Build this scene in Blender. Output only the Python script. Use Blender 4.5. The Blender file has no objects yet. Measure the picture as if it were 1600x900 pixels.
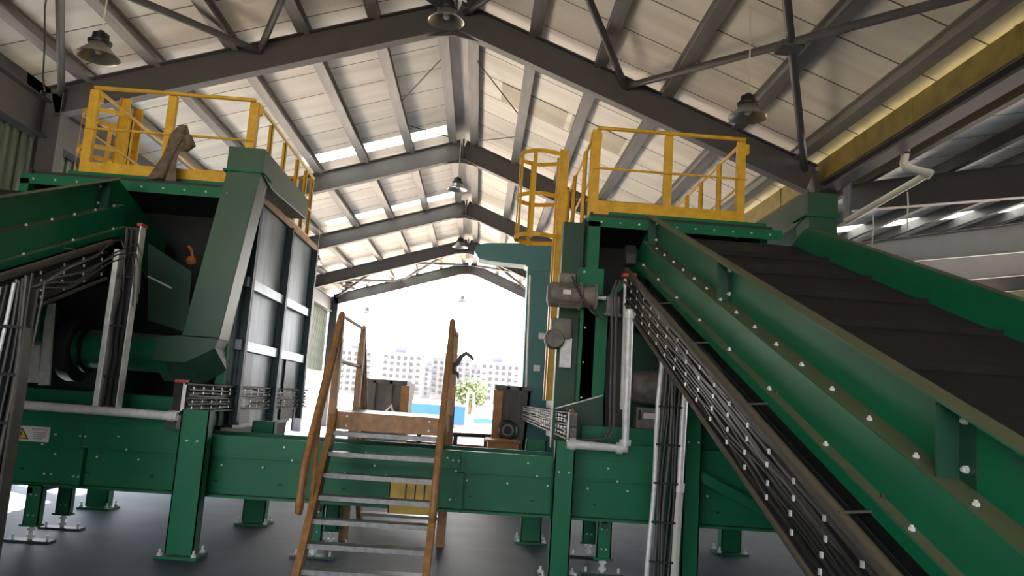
import bpy, math, random
from mathutils import Vector, Matrix, noise
random.seed(7)
scn = bpy.context.scene
COL = scn.collection

# ------------------------------------------------------------------ camera
F, H = 1230.0, 1.70
_d = Vector(((745-800)/F, (624-450)/F, 1)).normalized()
_s = .068
_u = Vector((_s, -1, -(_d[0]*_s-_d[1])/_d[2]))
_u = (_u-_d*_u.dot(_d)).normalized()
_x = _d.cross(_u)*-1
if _x[0] < 0: _x = -_x
M = Matrix((_x, _d, _u))          # world = M @ cam(x right, y down, z forward)

def at(px, py, Y):
    r = M @ Vector(((px-800)/F, (py-450)/F, 1)); k = Y/r[1]
    return Vector((r[0]*k, Y, r[2]*k+H))
def atX(px, py, X):
    r = M @ Vector(((px-800)/F, (py-450)/F, 1)); k = X/r[0]
    return Vector((X, r[1]*k, r[2]*k+H))

cam = bpy.data.cameras.new('camera'); co = bpy.data.objects.new('camera', cam); COL.objects.link(co)
cx, cy, cz = M @ Vector((1,0,0)), M @ Vector((0,-1,0)), M @ Vector((0,0,-1))
mw = Matrix(((cx[0],cy[0],cz[0],0),(cx[1],cy[1],cz[1],0),(cx[2],cy[2],cz[2],H),(0,0,0,1)))
co.matrix_world = mw
cam.sensor_fit = 'HORIZONTAL'; cam.sensor_width = 36; cam.lens = 36*F/1600
cam.clip_start = .05; cam.clip_end = 2000
scn.camera = co

# ------------------------------------------------------------------ materials
def lin(c):
    return tuple(((v/255)/12.92 if v/255 <= .04045 else ((v/255+.055)/1.055)**2.4) for v in c)+(1,)
def mat(name, rgb, rough=.5, metal=0, var=.15, scale=6, rgb2=None, streak=None, bump=0, spec=.5, dust=None, dustamt=.5):
    m = bpy.data.materials.new(name); m.use_nodes = True
    nt = m.node_tree; b = nt.nodes['Principled BSDF']
    c1 = lin(rgb); c2 = lin(rgb2) if rgb2 else tuple(v*(1-var) for v in c1[:3])+(1,)
    tc = nt.nodes.new('ShaderNodeTexCoord'); mp = nt.nodes.new('ShaderNodeMapping')
    nt.links.new(tc.outputs['Object'], mp.inputs['Vector'])
    if streak: mp.inputs['Scale'].default_value = streak
    nz = nt.nodes.new('ShaderNodeTexNoise'); nz.inputs['Scale'].default_value = scale; nz.inputs['Detail'].default_value = 5
    nt.links.new(mp.outputs['Vector'], nz.inputs['Vector'])
    rp = nt.nodes.new('ShaderNodeValToRGB'); rp.color_ramp.elements[0].position = .35; rp.color_ramp.elements[1].position = .68
    rp.color_ramp.elements[0].color = c2; rp.color_ramp.elements[1].color = c1
    nt.links.new(nz.outputs['Fac'], rp.inputs['Fac'])
    out = rp.outputs['Color']
    if dust:   # dirt that settled on upward facing faces
        ge = nt.nodes.new('ShaderNodeNewGeometry'); sx = nt.nodes.new('ShaderNodeSeparateXYZ')
        nt.links.new(ge.outputs['Normal'], sx.inputs[0])
        mr = nt.nodes.new('ShaderNodeMapRange'); mr.inputs[1].default_value = .55; mr.inputs[2].default_value = .95; mr.inputs[4].default_value = dustamt
        nt.links.new(sx.outputs['Z'], mr.inputs[0])
        mx = nt.nodes.new('ShaderNodeMix'); mx.data_type = 'RGBA'
        nt.links.new(mr.outputs[0], mx.inputs[0]); nt.links.new(out, mx.inputs[6]); mx.inputs[7].default_value = lin(dust)
        out = mx.outputs[2]
    nt.links.new(out, b.inputs['Base Color'])
    b.inputs['Roughness'].default_value = rough; b.inputs['Metallic'].default_value = metal
    b.inputs['Specular IOR Level'].default_value = spec
    if bump:
        bp = nt.nodes.new('ShaderNodeBump'); bp.inputs['Strength'].default_value = bump; bp.inputs['Distance'].default_value = .02
        nt.links.new(nz.outputs['Fac'], bp.inputs['Height']); nt.links.new(bp.outputs['Normal'], b.inputs['Normal'])
    return m

GREEN = mat('green_paint', (10,112,74), .5, spec=.35, var=.12, scale=3, dust=(112,100,78), dustamt=.75)
GREEN2 = mat('green_duct_paint', (52,92,70), .42, var=.12, scale=2, dust=(100,92,75), dustamt=.4)
DGREEN = mat('dark_green_sheet', (20,72,52), .5, var=.2, scale=3, dust=(80,74,62), dustamt=.6)
FLARE_GREEN = mat('flare_tinted_duct_green', (66,126,130), .4, var=.12, scale=2)  # green duct paint with the bluish lens flare put into its colour
DARK = mat('dark_steel_sheet', (42,46,46), .55, var=.3, scale=3)
STEEL = mat('grey_structural_paint', (82,82,84), .55, var=.1, scale=3)
PURL = mat('galvanised_purlin', (152,150,148), .5, metal=.25, var=.25, scale=8, streak=(1,.15,1))
YELLOW = mat('yellow_paint', (236,192,58), .45, rgb2=(214,168,48), scale=9)
STAIRY = mat('worn_yellow_brown_paint', (178,128,70), .5, rgb2=(140,104,68), scale=14)
TREAD = mat('steel_tread', (150,152,152), .4, metal=.1, var=.35, scale=20)
GALV = mat('galvanised_conduit', (232,234,234), .4, metal=.1, var=.22, scale=14)
CABLE = mat('grey_cable_sheath', (74,72,70), .5, var=.3, scale=10)
BLACKCABLE = mat('black_cable_sheath', (26,26,27), .5, var=.3, scale=10)
TRAY = mat('dusty_cable_tray', (84,80,72), .6, metal=.2, var=.3, scale=10, dust=(120,108,86), dustamt=.8)
RUBBER = mat('black_rubber_belt', (30,27,24), .8, rgb2=(20,18,17), scale=6, bump=.3)
ALU = mat('spun_aluminium', (190,188,184), .28, metal=.85, var=.1, scale=5)
BLACK = mat('black_plastic', (22,22,23), .5)
BULB = mat('frosted_bulb', (235,232,224), .3)
SIDEP = mat('brushed_grey_sheet', (126,144,156), .42, metal=.3, rgb2=(92,108,118), scale=3, streak=(1,1.6,.25))
RIBM = mat('grey_rib_steel', (140,154,164), .35, metal=.4, var=.2, scale=6)
RIBD = mat('dark_teal_rib', (52,72,80), .45, metal=.2)
MOTOR = mat('dusty_grey_motor', (132,128,118), .6, rgb2=(104,100,92), scale=9)
PVC = mat('white_pvc', (206,204,192), .4, var=.06, scale=6)
GUTTER = mat('yellowed_gutter_sheet', (150,134,68), .5, rgb2=(120,106,56), scale=4)
RED = mat('red_end_cap', (190,52,40), .5)
BOLT = mat('zinc_bolt', (226,230,226), .35, metal=.2)
BAG = mat('dusty_plastic_sheet', (132,118,102), .7, rgb2=(96,84,72), scale=9, bump=.5)
WALLM = mat('green_corrugated_sheet', (104,116,92), .55, rgb2=(84,96,78), scale=2, streak=(1,1,.2))
BIN = mat('flare_paled_bin', (112,108,104), .6, rgb2=(84,82,82), scale=3, streak=(1,1,.3))  # hopper grey made paler, lens flare put into the colour
TAN = mat('tan_painted_steel', (178,132,78), .55, rgb2=(150,108,64), scale=5)
GUARDY = mat('pale_yellow_guard', (222,182,70), .5, rgb2=(196,158,62), scale=6)
WHITEP = mat('white_label', (226,224,216), .5, var=.03)
LABR = mat('label_red', (190,40,36), .5)
LABY = mat('label_yellow', (226,190,50), .5)
LABK = mat('label_black', (24,24,24), .5)
LABG = mat('label_grey_text', (150,150,150), .5)
APT = mat('pale_apartment_render', (134,135,139), .8, var=.04, scale=.05)
APT2 = mat('grey_apartment_render', (108,112,118), .8, var=.04, scale=.05)
WIN = mat('apartment_window', (58,61,68), .3)
BLUE = mat('blue_hoarding', (36,90,176), .5, var=.05)
HOARD = mat('grey_hoarding', (120,120,128), .6)
PEACH = mat('peach_barrier', (190,112,72), .6)
LEAF = mat('pale_leaves', (108,120,88), .7, rgb2=(88,102,70), scale=2)
BARK = mat('bark', (110,92,74), .8)
NOZ = mat('orange_nozzle', (170,104,48), .6)

def floor_mat():
    m = mat('dusty_concrete', (84,97,113), .6, rgb2=(66,79,94), scale=1.3, bump=.15)
    return m
FLOOR = floor_mat()
GROUND = mat('sunlit_sandy_ground', (206,186,164), .8, var=.1, scale=.3)

def roof_mat(name, base, dark):
    m = bpy.data.materials.new(name); m.use_nodes = True; nt = m.node_tree; b = nt.nodes['Principled BSDF']
    ge = nt.nodes.new('ShaderNodeNewGeometry'); sx = nt.nodes.new('ShaderNodeSeparateXYZ'); nt.links.new(ge.outputs['Position'], sx.inputs[0])
    fr = nt.nodes.new('ShaderNodeMath'); fr.operation = 'FRACT'
    dv = nt.nodes.new('ShaderNodeMath'); dv.operation = 'DIVIDE'; dv.inputs[1].default_value = 1.0
    nt.links.new(sx.outputs['Y'], dv.inputs[0]); nt.links.new(dv.outputs[0], fr.inputs[0])
    lt = nt.nodes.new('ShaderNodeMath'); lt.operation = 'LESS_THAN'; lt.inputs[1].default_value = .028
    nt.links.new(fr.outputs[0], lt.inputs[0])
    mp = nt.nodes.new('ShaderNodeMapping'); mp.inputs['Scale'].default_value = (.25,1.6,.25)
    nt.links.new(ge.outputs['Position'], mp.inputs['Vector'])
    nz = nt.nodes.new('ShaderNodeTexNoise'); nz.inputs['Scale'].default_value = 1.6; nz.inputs['Detail'].default_value = 6
    nt.links.new(mp.outputs['Vector'], nz.inputs['Vector'])
    rp = nt.nodes.new('ShaderNodeValToRGB'); rp.color_ramp.elements[0].position = .3; rp.color_ramp.elements[1].position = .6
    rp.color_ramp.elements[0].color = lin(dark); rp.color_ramp.elements[1].color = lin(base)
    nt.links.new(nz.outputs['Fac'], rp.inputs['Fac'])
    mx = nt.nodes.new('ShaderNodeMix'); mx.data_type = 'RGBA'
    nt.links.new(lt.outputs[0], mx.inputs[0]); nt.links.new(rp.outputs['Color'], mx.inputs[6]); mx.inputs[7].default_value = lin((96,92,86))
    nt.links.new(mx.outputs[2], b.inputs['Base Color']); b.inputs['Roughness'].default_value = .55
    return m
ROOF = roof_mat('white_roof_panel', (240,236,226), (218,213,202))
ROOF2 = roof_mat('white_roof_panel_side_bay', (240,236,228), (216,210,200))
STAINP = roof_mat('yellowed_roof_panel', (196,188,164), (176,168,146))

def translucent(name, rgb, mixw):
    m = bpy.data.materials.new(name); m.use_nodes = True; nt = m.node_tree
    b = nt.nodes['Principled BSDF']; out = nt.nodes['Material Output']
    b.inputs['Base Color'].default_value = lin(rgb); b.inputs['Roughness'].default_value = .5
    t = nt.nodes.new('ShaderNodeBsdfTranslucent'); t.inputs['Color'].default_value = lin(rgb)
    mx = nt.nodes.new('ShaderNodeMixShader'); mx.inputs[0].default_value = mixw
    nt.links.new(b.outputs[0], mx.inputs[1]); nt.links.new(t.outputs[0], mx.inputs[2]); nt.links.new(mx.outputs[0], out.inputs['Surface'])
    return m
LIGHTP = translucent('translucent_rooflight', (240,240,236), .6)
CANOPY = translucent('translucent_canopy_sheet', (250,250,250), .92)

# ------------------------------------------------------------------ mesh builder
class MB:
    def __init__(s): s.v = []; s.f = []
    def add(s, vs, fs):
        n = len(s.v); s.v += [Vector(p) for p in vs]; s.f += [tuple(i+n for i in f) for f in fs]; return s
    def box(s, x0, x1, y0, y1, z0, z1):
        vs = [(x,y,z) for z in (z0,z1) for y in (y0,y1) for x in (x0,x1)]
        return s.add(vs, [(0,2,3,1),(4,5,7,6),(0,1,5,4),(2,6,7,3),(0,4,6,2),(1,3,7,5)])
    def prism(s, poly, axis, a0, a1):
        n = len(poly)
        def P(p, a):
            return (a,p[0],p[1]) if axis == 'x' else (p[0],a,p[1]) if axis == 'y' else (p[0],p[1],a)
        vs = [P(p,a0) for p in poly]+[P(p,a1) for p in poly]
        fs = [tuple(range(n-1,-1,-1)), tuple(range(n,2*n))]+[(i,(i+1)%n,n+(i+1)%n,n+i) for i in range(n)]
        return s.add(vs, fs)
    def loft(s, A, B):     # two polygons with equal counts
        n = len(A)
        fs = [tuple(range(n-1,-1,-1)), tuple(range(n,2*n))]+[(i,(i+1)%n,n+(i+1)%n,n+i) for i in range(n)]
        return s.add(list(A)+list(B), fs)
    def frame(s, p, q, up):
        d = (Vector(q)-Vector(p)); L = d.length; d.normalize(); up = Vector(up)
        if abs(d.dot(up)) > .98: up = Vector((0,1,0)) if abs(d[1]) < .9 else Vector((1,0,0))
        sd = d.cross(up).normalized(); u = sd.cross(d).normalized()
        return d, sd, u
    def beam(s, p, q, w, h, up=(0,0,1), ox=0, oz=0):   # box along p-q, w sideways, h upwards, offsets in that frame
        p, q = Vector(p), Vector(q); d, sd, u = s.frame(p, q, up)
        vs = []
        for e in (p, q):
            for a, b in ((-1,-1),(1,-1),(1,1),(-1,1)):
                vs.append(e+sd*(ox+a*w/2)+u*(oz+b*h/2))
        return s.add(vs, [(3,2,1,0),(4,5,6,7),(0,1,5,4),(1,2,6,5),(2,3,7,6),(3,0,4,7)])
    def ibeam(s, p, q, w, h, tw=.012, tf=.016, up=(0,0,1)):
        s.beam(p, q, tw, h-2*tf, up); s.beam(p, q, w, tf, up, 0, h/2-tf/2); s.beam(p, q, w, tf, up, 0, -h/2+tf/2); return s
    def tube(s, pts, r, n=8):
        pts = [Vector(p) for p in pts]; m = len(pts); rings = []
        t0 = (pts[1]-pts[0]).normalized()
        ref = Vector((0,0,1)) if abs(t0[2]) < .9 else Vector((1,0,0))
        for i in range(m):
            if i == 0: t = pts[1]-pts[0]
            elif i == m-1: t = pts[-1]-pts[-2]
            else: t = (pts[i+1]-pts[i]).normalized()+(pts[i]-pts[i-1]).normalized()
            t.normalize()
            a = (ref-t*ref.dot(t))
            if a.length < 1e-4: a = Vector((1,0,0))-t*t[0]
            a.normalize(); ref = a; b = t.cross(a)
            rr = r[i] if isinstance(r, (list,tuple)) else r
            rings.append([pts[i]+a*rr*math.cos(2*math.pi*k/n)+b*rr*math.sin(2*math.pi*k/n) for k in range(n)])
        vs = [p for g in rings for p in g]; fs = []
        for i in range(m-1):
            for k in range(n):
                k2 = (k+1)%n; fs.append((i*n+k, i*n+k2, (i+1)*n+k2, (i+1)*n+k))
        fs.append(tuple(range(n-1,-1,-1))); fs.append(tuple((m-1)*n+k for k in range(n)))
        return s.add(vs, fs)
    def lathe(s, prof, c, axis='z', n=28, closed=False):
        c = Vector(c); vs = []; m = len(prof)
        for r, h in prof:
            for k in range(n):
                a = 2*math.pi*k/n; x, y = r*math.cos(a), r*math.sin(a)
                vs.append(c+Vector((x,y,h) if axis == 'z' else (h,x,y) if axis == 'x' else (x,h,y)))
        fs = [(i*n+k, i*n+(k+1)%n, (i+1)*n+(k+1)%n, (i+1)*n+k) for i in range(m-1) for k in range(n)]
        if closed: fs += [((m-1)*n+k, (m-1)*n+(k+1)%n, (k+1)%n, k) for k in range(n)]
        return s.add(vs, fs)
    def disc(s, r0, r1, c, axis, t):
        return s.lathe([(r0,0),(r0,t),(r1,t),(r1,0)], c, axis, 32, True)
    def poly(s, pts, t=.006):   # thin sheet of given thickness from a planar outline
        pts = [Vector(p) for p in pts]; nrm = Vector((0,0,0))
        for i in range(1, len(pts)-1): nrm += (pts[i]-pts[0]).cross(pts[i+1]-pts[0])
        nrm.normalize(); return s.loft([p-nrm*t/2 for p in pts], [p+nrm*t/2 for p in pts])
    def build(s, name, m, parent=None, smooth=False, bevel=0, origin=None):
        if origin is None:
            if parent is not None: origin = WL[parent.name]
            else:
                xs = [p[0] for p in s.v]; ys = [p[1] for p in s.v]; zs = [p[2] for p in s.v]
                origin = Vector(((min(xs)+max(xs))/2, (min(ys)+max(ys))/2, min(zs)))
        origin = Vector(origin)
        me = bpy.data.meshes.new(name); me.from_pydata([tuple(p-origin) for p in s.v], [], s.f)
        import bmesh
        bm = bmesh.new(); bm.from_mesh(me); bmesh.ops.recalc_face_normals(bm, faces=bm.faces[:]); bm.to_mesh(me); bm.free()
        if smooth:
            for p in me.polygons: p.use_smooth = True
            me.set_sharp_from_angle(angle=math.radians(40))
        me.materials.append(m)
        o = bpy.data.objects.new(name, me); COL.objects.link(o)
        if bevel:
            b = o.modifiers.new('bevel', 'BEVEL'); b.width = bevel; b.segments = 2; b.limit_method = 'ANGLE'
        if parent is None: o.location = origin
        else:
            o.parent = parent; o.location = origin-WL[parent.name]
        WL[o.name] = origin.copy()
        return o
WL = {}
def tag(o, label=None, cat=None, group=None, kind=None):
    if label: o['label'] = label
    if cat: o['category'] = cat
    if group: o['group'] = group
    if kind: o['kind'] = kind
    return o
def thing(name, label, cat, loc, group=None):
    o = bpy.data.objects.new(name, None); COL.objects.link(o); o.location = loc; o.empty_display_size = .1
    WL[o.name] = Vector(loc); return tag(o, label, cat, group)
def struct(name, mb, m, **k): return tag(mb.build(name, m, **k), kind='structure')
def copy_tree(o, loc, label=None, parent=None):
    c = o.copy(); COL.objects.link(c)
    if parent is None:
        c.location = loc; WL[c.name] = Vector(loc)
        if label: c['label'] = label
    else: c.parent = parent
    for ch in o.children: copy_tree(ch, None, None, c)
    return c
_bm = {}
def bolts(parent, pts, axis, r=.014):
    key = (axis, r)
    for p in pts:
        if key not in _bm:
            mb = MB(); a = 'xyz'.index(axis[0])
            mb.lathe([(0,-.006),(r,-.006),(r,.008),(r*.6,.010),(r*.55,.018),(0,.018)] if axis[1] == '+' else
                     [(0,.006),(r,.006),(r,-.008),(r*.6,-.010),(r*.55,-.018),(0,-.018)], (0,0,0), axis[0], 6)
            me = bpy.data.meshes.new('bolt'); me.from_pydata([tuple(v) for v in mb.v], [], mb.f); me.materials.append(BOLT); _bm[key] = me
        o = bpy.data.objects.new('bolt', _bm[key]); COL.objects.link(o); o.parent = parent; o.location = Vector(p)-WL[parent.name]

# ------------------------------------------------------------------ the shed
XR, ZB, DB, SL, SR = -.80, 7.65, .48, .325, .385      # ridge x, rafter underside at ridge, rafter depth, slopes
EL, ER = -7.0, 5.15
FY = [12.2, 19.2, 25.3, 31.6, 37.0]
YN, YF = -6.0, 37.4
def zl(x, off=0): return ZB+off-(SL*(XR-x) if x < XR else SR*(x-XR))
RO = DB+.2                                            # roof sheet above rafter underside

struct('floor', MB().box(-7.4, 24, -7, 38, -.2, 0), FLOOR)
struct('ground', MB().box(-300, 300, 38, 700, -.25, -.05), GROUND)
struct('ground_left', MB().box(-80, -7.4, -7, 38, -.25, -.05), GROUND)
struct('ground_back', MB().box(-80, 80, -80, -7, -.25, -.05), GROUND)
struct('ground_right', MB().box(24, 90, -7, 38, -.25, -.05), GROUND)

# roof sheets, with the rooflight strips left open for translucent sheets
lights = [(-4.6, XR-.42, 18.35, 19.0), (-5.2, XR-.42, 24.5, 25.1), (-6.6, -2.2, 36.2, 36.9), (XR+.42, 3.2, 36.2, 36.9)]
def roof_side(name, x0, x1, m, holes):
    mb = MB(); t = .06
    ys = sorted({YN, YF}|{v for h in holes for v in h[2:]})
    for a, b in zip(ys[:-1], ys[1:]):
        segs = [(x0, x1)]
        for h in holes:
            if h[2] <= a and b <= h[3]:
                segs = [(x0, h[0]), (h[1], x1)]
        for u, v in segs:
            if v-u > .01: mb.prism([(u, zl(u,RO)), (v, zl(v,RO)), (v, zl(v,RO)+t), (u, zl(u,RO)+t)], 'y', a, b)
    return struct(name, mb, m)
roof_side('ceiling_left', EL-.35, XR, ROOF, [h for h in lights if h[1] < XR])
roof_side('ceiling_right', XR, 5.40, ROOF, [h for h in lights if h[0] > XR])
for i, h in enumerate(lights):
    mb = MB(); mb.prism([(h[0], zl(h[0],RO)), (h[1], zl(h[1],RO)), (h[1], zl(h[1],RO)+.02), (h[0], zl(h[0],RO)+.02)], 'y', h[2], h[3])
    struct('window_%d' % (i+1), mb, LIGHTP)
# two stained roof panels right of the ridge
for i, (x0, x1, y0, y1) in enumerate([(.05,1.4,15,15.95), (1.5,2.6,15,15.95)]):
    mb = MB(); mb.prism([(x0, zl(x0,RO)-.012), (x1, zl(x1,RO)-.012), (x1, zl(x1,RO)-.002), (x0, zl(x0,RO)-.002)], 'y', y0, y1)
    struct('trim_%d' % (i+1), mb, STAINP)

# corrugated left wall
def corr(mb, y0, y1, z0, z1, x, pitch=.22, d=.035):
    n = int((y1-y0)/pitch); pts = []
    for i in range(n):
        a = y0+i*pitch; pts += [(x,a),(x,a+pitch*.45),(x+d,a+pitch*.55),(x+d,a+pitch*.9)]
    pts.append((x, y0+n*pitch)); pts.append((x, y1))
    back = [(x-.02, p[1]) for p in reversed(pts)]
    vs = [(p[0],p[1],z0) for p in pts]+[(p[0],p[1],z1) for p in pts]; m = len(pts)
    mb.add(vs, [(i,i+1,m+i+1,m+i) for i in range(m-1)])
mb = MB(); corr(mb, YN, 10.4, 0, 5.62, -7.32); corr(mb, 10.4, YF, 2.5, 5.62, -7.32); struct('wall_left', mb, WALLM)
mb = MB(); mb.box(-7.33, -7.28, YN, 11.0, 5.6, 6.34); mb.box(-7.33, -7.28, 11.9, 12.6, 5.6, 6.34); mb.box(-7.33, -7.28, 13.3, YF, 5.6, 6.34)
mb.box(-7.33,-7.28, 11.0, 13.3, 6.0, 6.34); mb.box(-7.33,-7.28, 11.0, 13.3, 5.6, 5.9)
struct('trim_3', mb, STEEL)

# end walls and right wall of the side bay
m = MB(); m.box(1.2, 24, YN-.1, YN, 0, 9.5); m.box(-7.3, -7.1, YN-.1, YN, 0, 9); m.box(-7.1, 1.2, YN-.1, YN, 5.2, 9.0); struct('wall_back', m, WALLM)
m = MB(); m.box(24, 24.1, YN, 8, 0, 9.6); m.box(24, 24.1, 8, YF, 6.4, 9.6); struct('wall_right', m, WALLM)
m = MB(); m.box(5.8, 10, YF-.1, YF, 4.0, 8.2); m.box(10, 18, YF-.1, YF, 0, 8.2); m.box(18, 24, YF-.1, YF, 4.5, 9); struct('wall_front', m, WALLM)

# portal frames
ord_ = ['nearest', 'second', 'third', 'fourth', 'farthest']
for i, Y in enumerate(FY):
    lab = ['dark steel portal frame nearest the camera, spanning above both yellow railings',
           'second dark steel portal frame back, behind the tower railings',
           'third portal frame back along the ridge, paler grey',
           'fourth portal frame back, next to last before the opening',
           'farthest portal frame, blue grey, edging the bright open end'][i]
    t = thing('portal_frame', lab, 'roof frame', (XR, Y, 0), 'portal frames of the shed')
    z0 = ZB+DB/2
    for sgn, xe, sl in ((-1, EL, SL), (1, ER, SR)):
        m = MB(); m.ibeam((XR, Y, z0), (xe, Y, z0-sl*abs(xe-XR)), .2, DB); m.build('rafter', STEEL, t)
        zc = z0-sl*abs(xe-XR)-.1
        m = MB(); xc = xe+(.02 if sgn < 0 else .2)
        m.ibeam((xc, Y, 0), (xc, Y, zc+.25), .22, .36, up=(1,0,0)); m.build('column', STEEL, t)
    m = MB(); m.box(XR-.02, XR+.02, Y-.1, Y+.1, ZB-.02, ZB+DB+.02); m.prism([(XR-.45,ZB-.45*SL-.01),(XR,ZB-.1),(XR+.45,ZB-.45*SR-.01),(XR,ZB+.02)], 'y', Y-.012, Y+.012)
    m.build('ridge_plate', STEEL, t)

# purlins
offs = [.27, 1.32, 2.42, 3.53, 4.70, 5.75]
names = ['beside the ridge', 'first below the ridge pair', 'second below the ridge pair', 'third below the ridge pair', 'fourth below the ridge pair', 'lowest']
for side in (-1, 1):
    for k, of in enumerate(offs):
        x = XR+side*of; zt = zl(x, DB)+.0
        m = MB(); m.box(x-.008, x+.008, YN, YF, zt, zt+.2)
        m.box(x-.008, x+side*-.075, YN, YF, zt, zt+.012) if side > 0 else m.box(x, x+.075, YN, YF, zt, zt+.012)
        m.box(x-.075, x+.075, YN, YF, zt+.185, zt+.2)
        m.box(x-.1, x+.1, YN, YF, zt-.002, zt+.02)
        o = m.build('purlin', PURL)
        tag(o, 'long galvanised purlin %s on the %s roof slope' % (names[k], 'left' if side < 0 else 'right'), 'purlin', 'roof purlins')
# ridge capping strip
m = MB(); m.prism([(XR-.24, zl(XR-.24,RO)-.03),(XR,zl(XR,RO)-.03),(XR+.24,zl(XR+.24,RO)-.03),(XR,zl(XR,RO)-.06)], 'y', YN, YF)
struct('trim_4', m, PURL)

# roof cross bracing
def brace(x0, y0, x1, y1, lab, r=.055, grp='roof cross braces'):
    z0, z1 = zl(x0, DB-.12), zl(x1, DB-.12)
    t = MB(); t.tube([(x0,y0,z0),(x1,y1,z1)], r, 10)
    o = t.build('roof_brace', STEEL, smooth=True); tag(o, lab, 'brace', grp); return o
brace(ER-.1, 12.2, 2.1, 6.0, 'steel brace rising like a post above right column')
brace(2.05, 12.2, ER-.1, 6.0, 'long steel brace slanting up right, crossed by upright brace at gusset')
brace(2.05, 12.2, XR+.1, 6.0, 'short steep brace meeting nearest frame on right slope')
brace(XR+.15, 12.2, 2.1, 6.0, 'brace running up right from the ridge of nearest frame')
brace(-6.9, 12.2, -3.9, 6.0, 'steel brace rising like a post beside left pendant lamp')
brace(-3.9, 12.2, -6.9, 6.0, 'steel brace slanting up left from the nearest frame')
brace(-3.9, 12.2, XR-.1, 6.0, 'short steep brace meeting nearest frame on left slope')
brace(XR-.15, 12.2, -3.9, 6.0, 'brace running up left from the ridge of nearest frame')
for a, b, w in ((XR-.1, -4.0, 'left inner'), (-4.0, EL+.1, 'left outer'), (XR+.1, 2.2, 'right inner'), (2.2, ER-.1, 'right outer')):
    brace(a, 31.7, b, 36.9, 'far %s brace sloping outward to the open end' % w, .06)
    brace(b, 31.7, a, 36.9, 'far %s brace sloping inward to the open end' % w, .06)
m = MB(); c = Vector(((ER-.1+2.05)/2+.02, 9.15, zl(3.6,DB-.12))); m.box(c[0]-.14,c[0]+.14,c[1]-.14,c[1]+.14,c[2]-.06,c[2]+.02)
tag(m.build('gusset_plate', STEEL), 'gusset plate where two braces cross above the right pendant lamp', 'gusset')
# sag rods
for (x0,y0,x1,y1,lab) in [(-1.0,14.0,-2.1,16.0,'thin tie rod between purlins left of ridge behind nearest frame'),
                          (-.55,14.0,.5,16.0,'thin tie rod between purlins right of ridge behind nearest frame'),
                          (-1.0,19.0,-2.1,17.2,'thin tie rod left of ridge just before second frame'),
                          (-.55,19.0,.5,17.2,'thin tie rod right of ridge just before second frame')]:
    m = MB(); m.tube([(x0,y0,zl(x0,DB+.03)),(x1,y1,zl(x1,DB+.03))], .012, 6)
    tag(m.build('tie_rod', STEEL), lab, 'rod', 'roof tie rods')

# left eave beam, right eave beam, gutter
m = MB(); m.ibeam((-7.12, YN, 5.58), (-7.12, YF, 5.58), .24, .6)
tag(m.build('eave_beam', STEEL), 'deep dark eave beam along top of the left green wall', 'beam')
m = MB(); m.ibeam((5.41, YN, 5.465), (5.41, YF, 5.465), .24, .14)
tag(m.build('eave_beam', STEEL), 'black eave beam with pale lower flange under the yellowed gutter', 'beam')
g = thing('valley_gutter', 'yellowed sheet gutter along the right eave above the black beam', 'gutter', (5.2, 12, 5.55))
m = MB(); m.prism([(5.28,5.55),(5.62,5.55),(5.62,5.88),(5.605,5.88),(5.605,5.565),(5.295,5.565),(5.295,5.89),(5.28,5.89)], 'y', YN, YF); m.build('trough', GUTTER, g)
for y in (7.4, 9.4, 10.9, 13.8):
    m = MB(); m.prism([(5.268,5.54),(5.632,5.54),(5.632,5.88),(5.62,5.88),(5.62,5.55),(5.28,5.55),(5.28,5.89),(5.268,5.89)], 'y', y, y+.07); m.build('joint_band', GUTTER, g)

# adjoining bay to the right
def z2(x, o=0): return 5.52+o+.2*(x-5.7)
for i, Y in enumerate((5.2, 12.2, 19.2, 25.3, 31.6)):
    t = thing('side_bay_frame', ['dark rafter of the side bay crossing the upper right corner', 'deep grey rafter of the side bay nearest behind the white drainpipe',
              'second grey rafter back in the side bay', 'third grey rafter back in the side bay', 'farthest grey rafter in the side bay'][i], 'roof frame', (5.75, Y, 0), 'side bay frames')
    m = MB()
    for a, b in ((5.74, 24.0),):
        top0, top1, b0, b1 = z2(a), z2(b), 5.12, 5.12+.158*(b-a)
        m.prism([(a,b0),(b,b1),(b,top1),(a,top0)], 'y', Y-.007, Y+.007)
        m.prism([(a,b0-.016),(b,b1-.016),(b,b1),(a,b0)], 'y', Y-.1, Y+.1)
        m.prism([(a,top0),(b,top1),(b,top1+.016),(a,top0+.016)], 'y', Y-.1, Y+.1)
    m.build('rafter', STEEL, t)
    m = MB(); m.box(5.74, 5.78, Y-.11, Y+.11, 5.0, 5.6); m.build('end_plate', STEEL, t)
    if Y > 12: pass
for k in range(12):
    x = 6.15+1.35*k; zt = z2(x)+.018
    m = MB(); m.box(x-.006, x+.006, YN, YF, zt, zt+.25); m.box(x-.09, x, YN, YF, zt, zt+.012); m.box(x-.005, x+.09, YN, YF, zt+.238, zt+.25)
    tag(m.build('purlin', STEEL), 'dark deep purlin in the side bay, %s out from the gutter' % ['first','second','third','fourth','fifth','sixth','seventh','eighth','ninth','tenth','eleventh','twelfth'][k], 'purlin', 'side bay purlins')
m = MB()
for ya, yb, mm in ((YN,17.9,0),(18.7,24.2,0),(25.0,YF,0)):
    m.prism([(5.74, z2(5.74)+.27), (24, z2(24)+.27), (24, z2(24)+.33), (5.74, z2(5.74)+.33)], 'y', ya, yb)
struct('ceiling_side_bay', m, ROOF2)
for i, (ya, yb) in enumerate(((17.9,18.7),(24.2,25.0))):
    m = MB(); m.prism([(5.74, z2(5.74)+.28), (24, z2(24)+.28), (24, z2(24)+.30), (5.74, z2(5.74)+.30)], 'y', ya, yb); struct('window_%d' % (i+5), m, LIGHTP)

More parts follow.
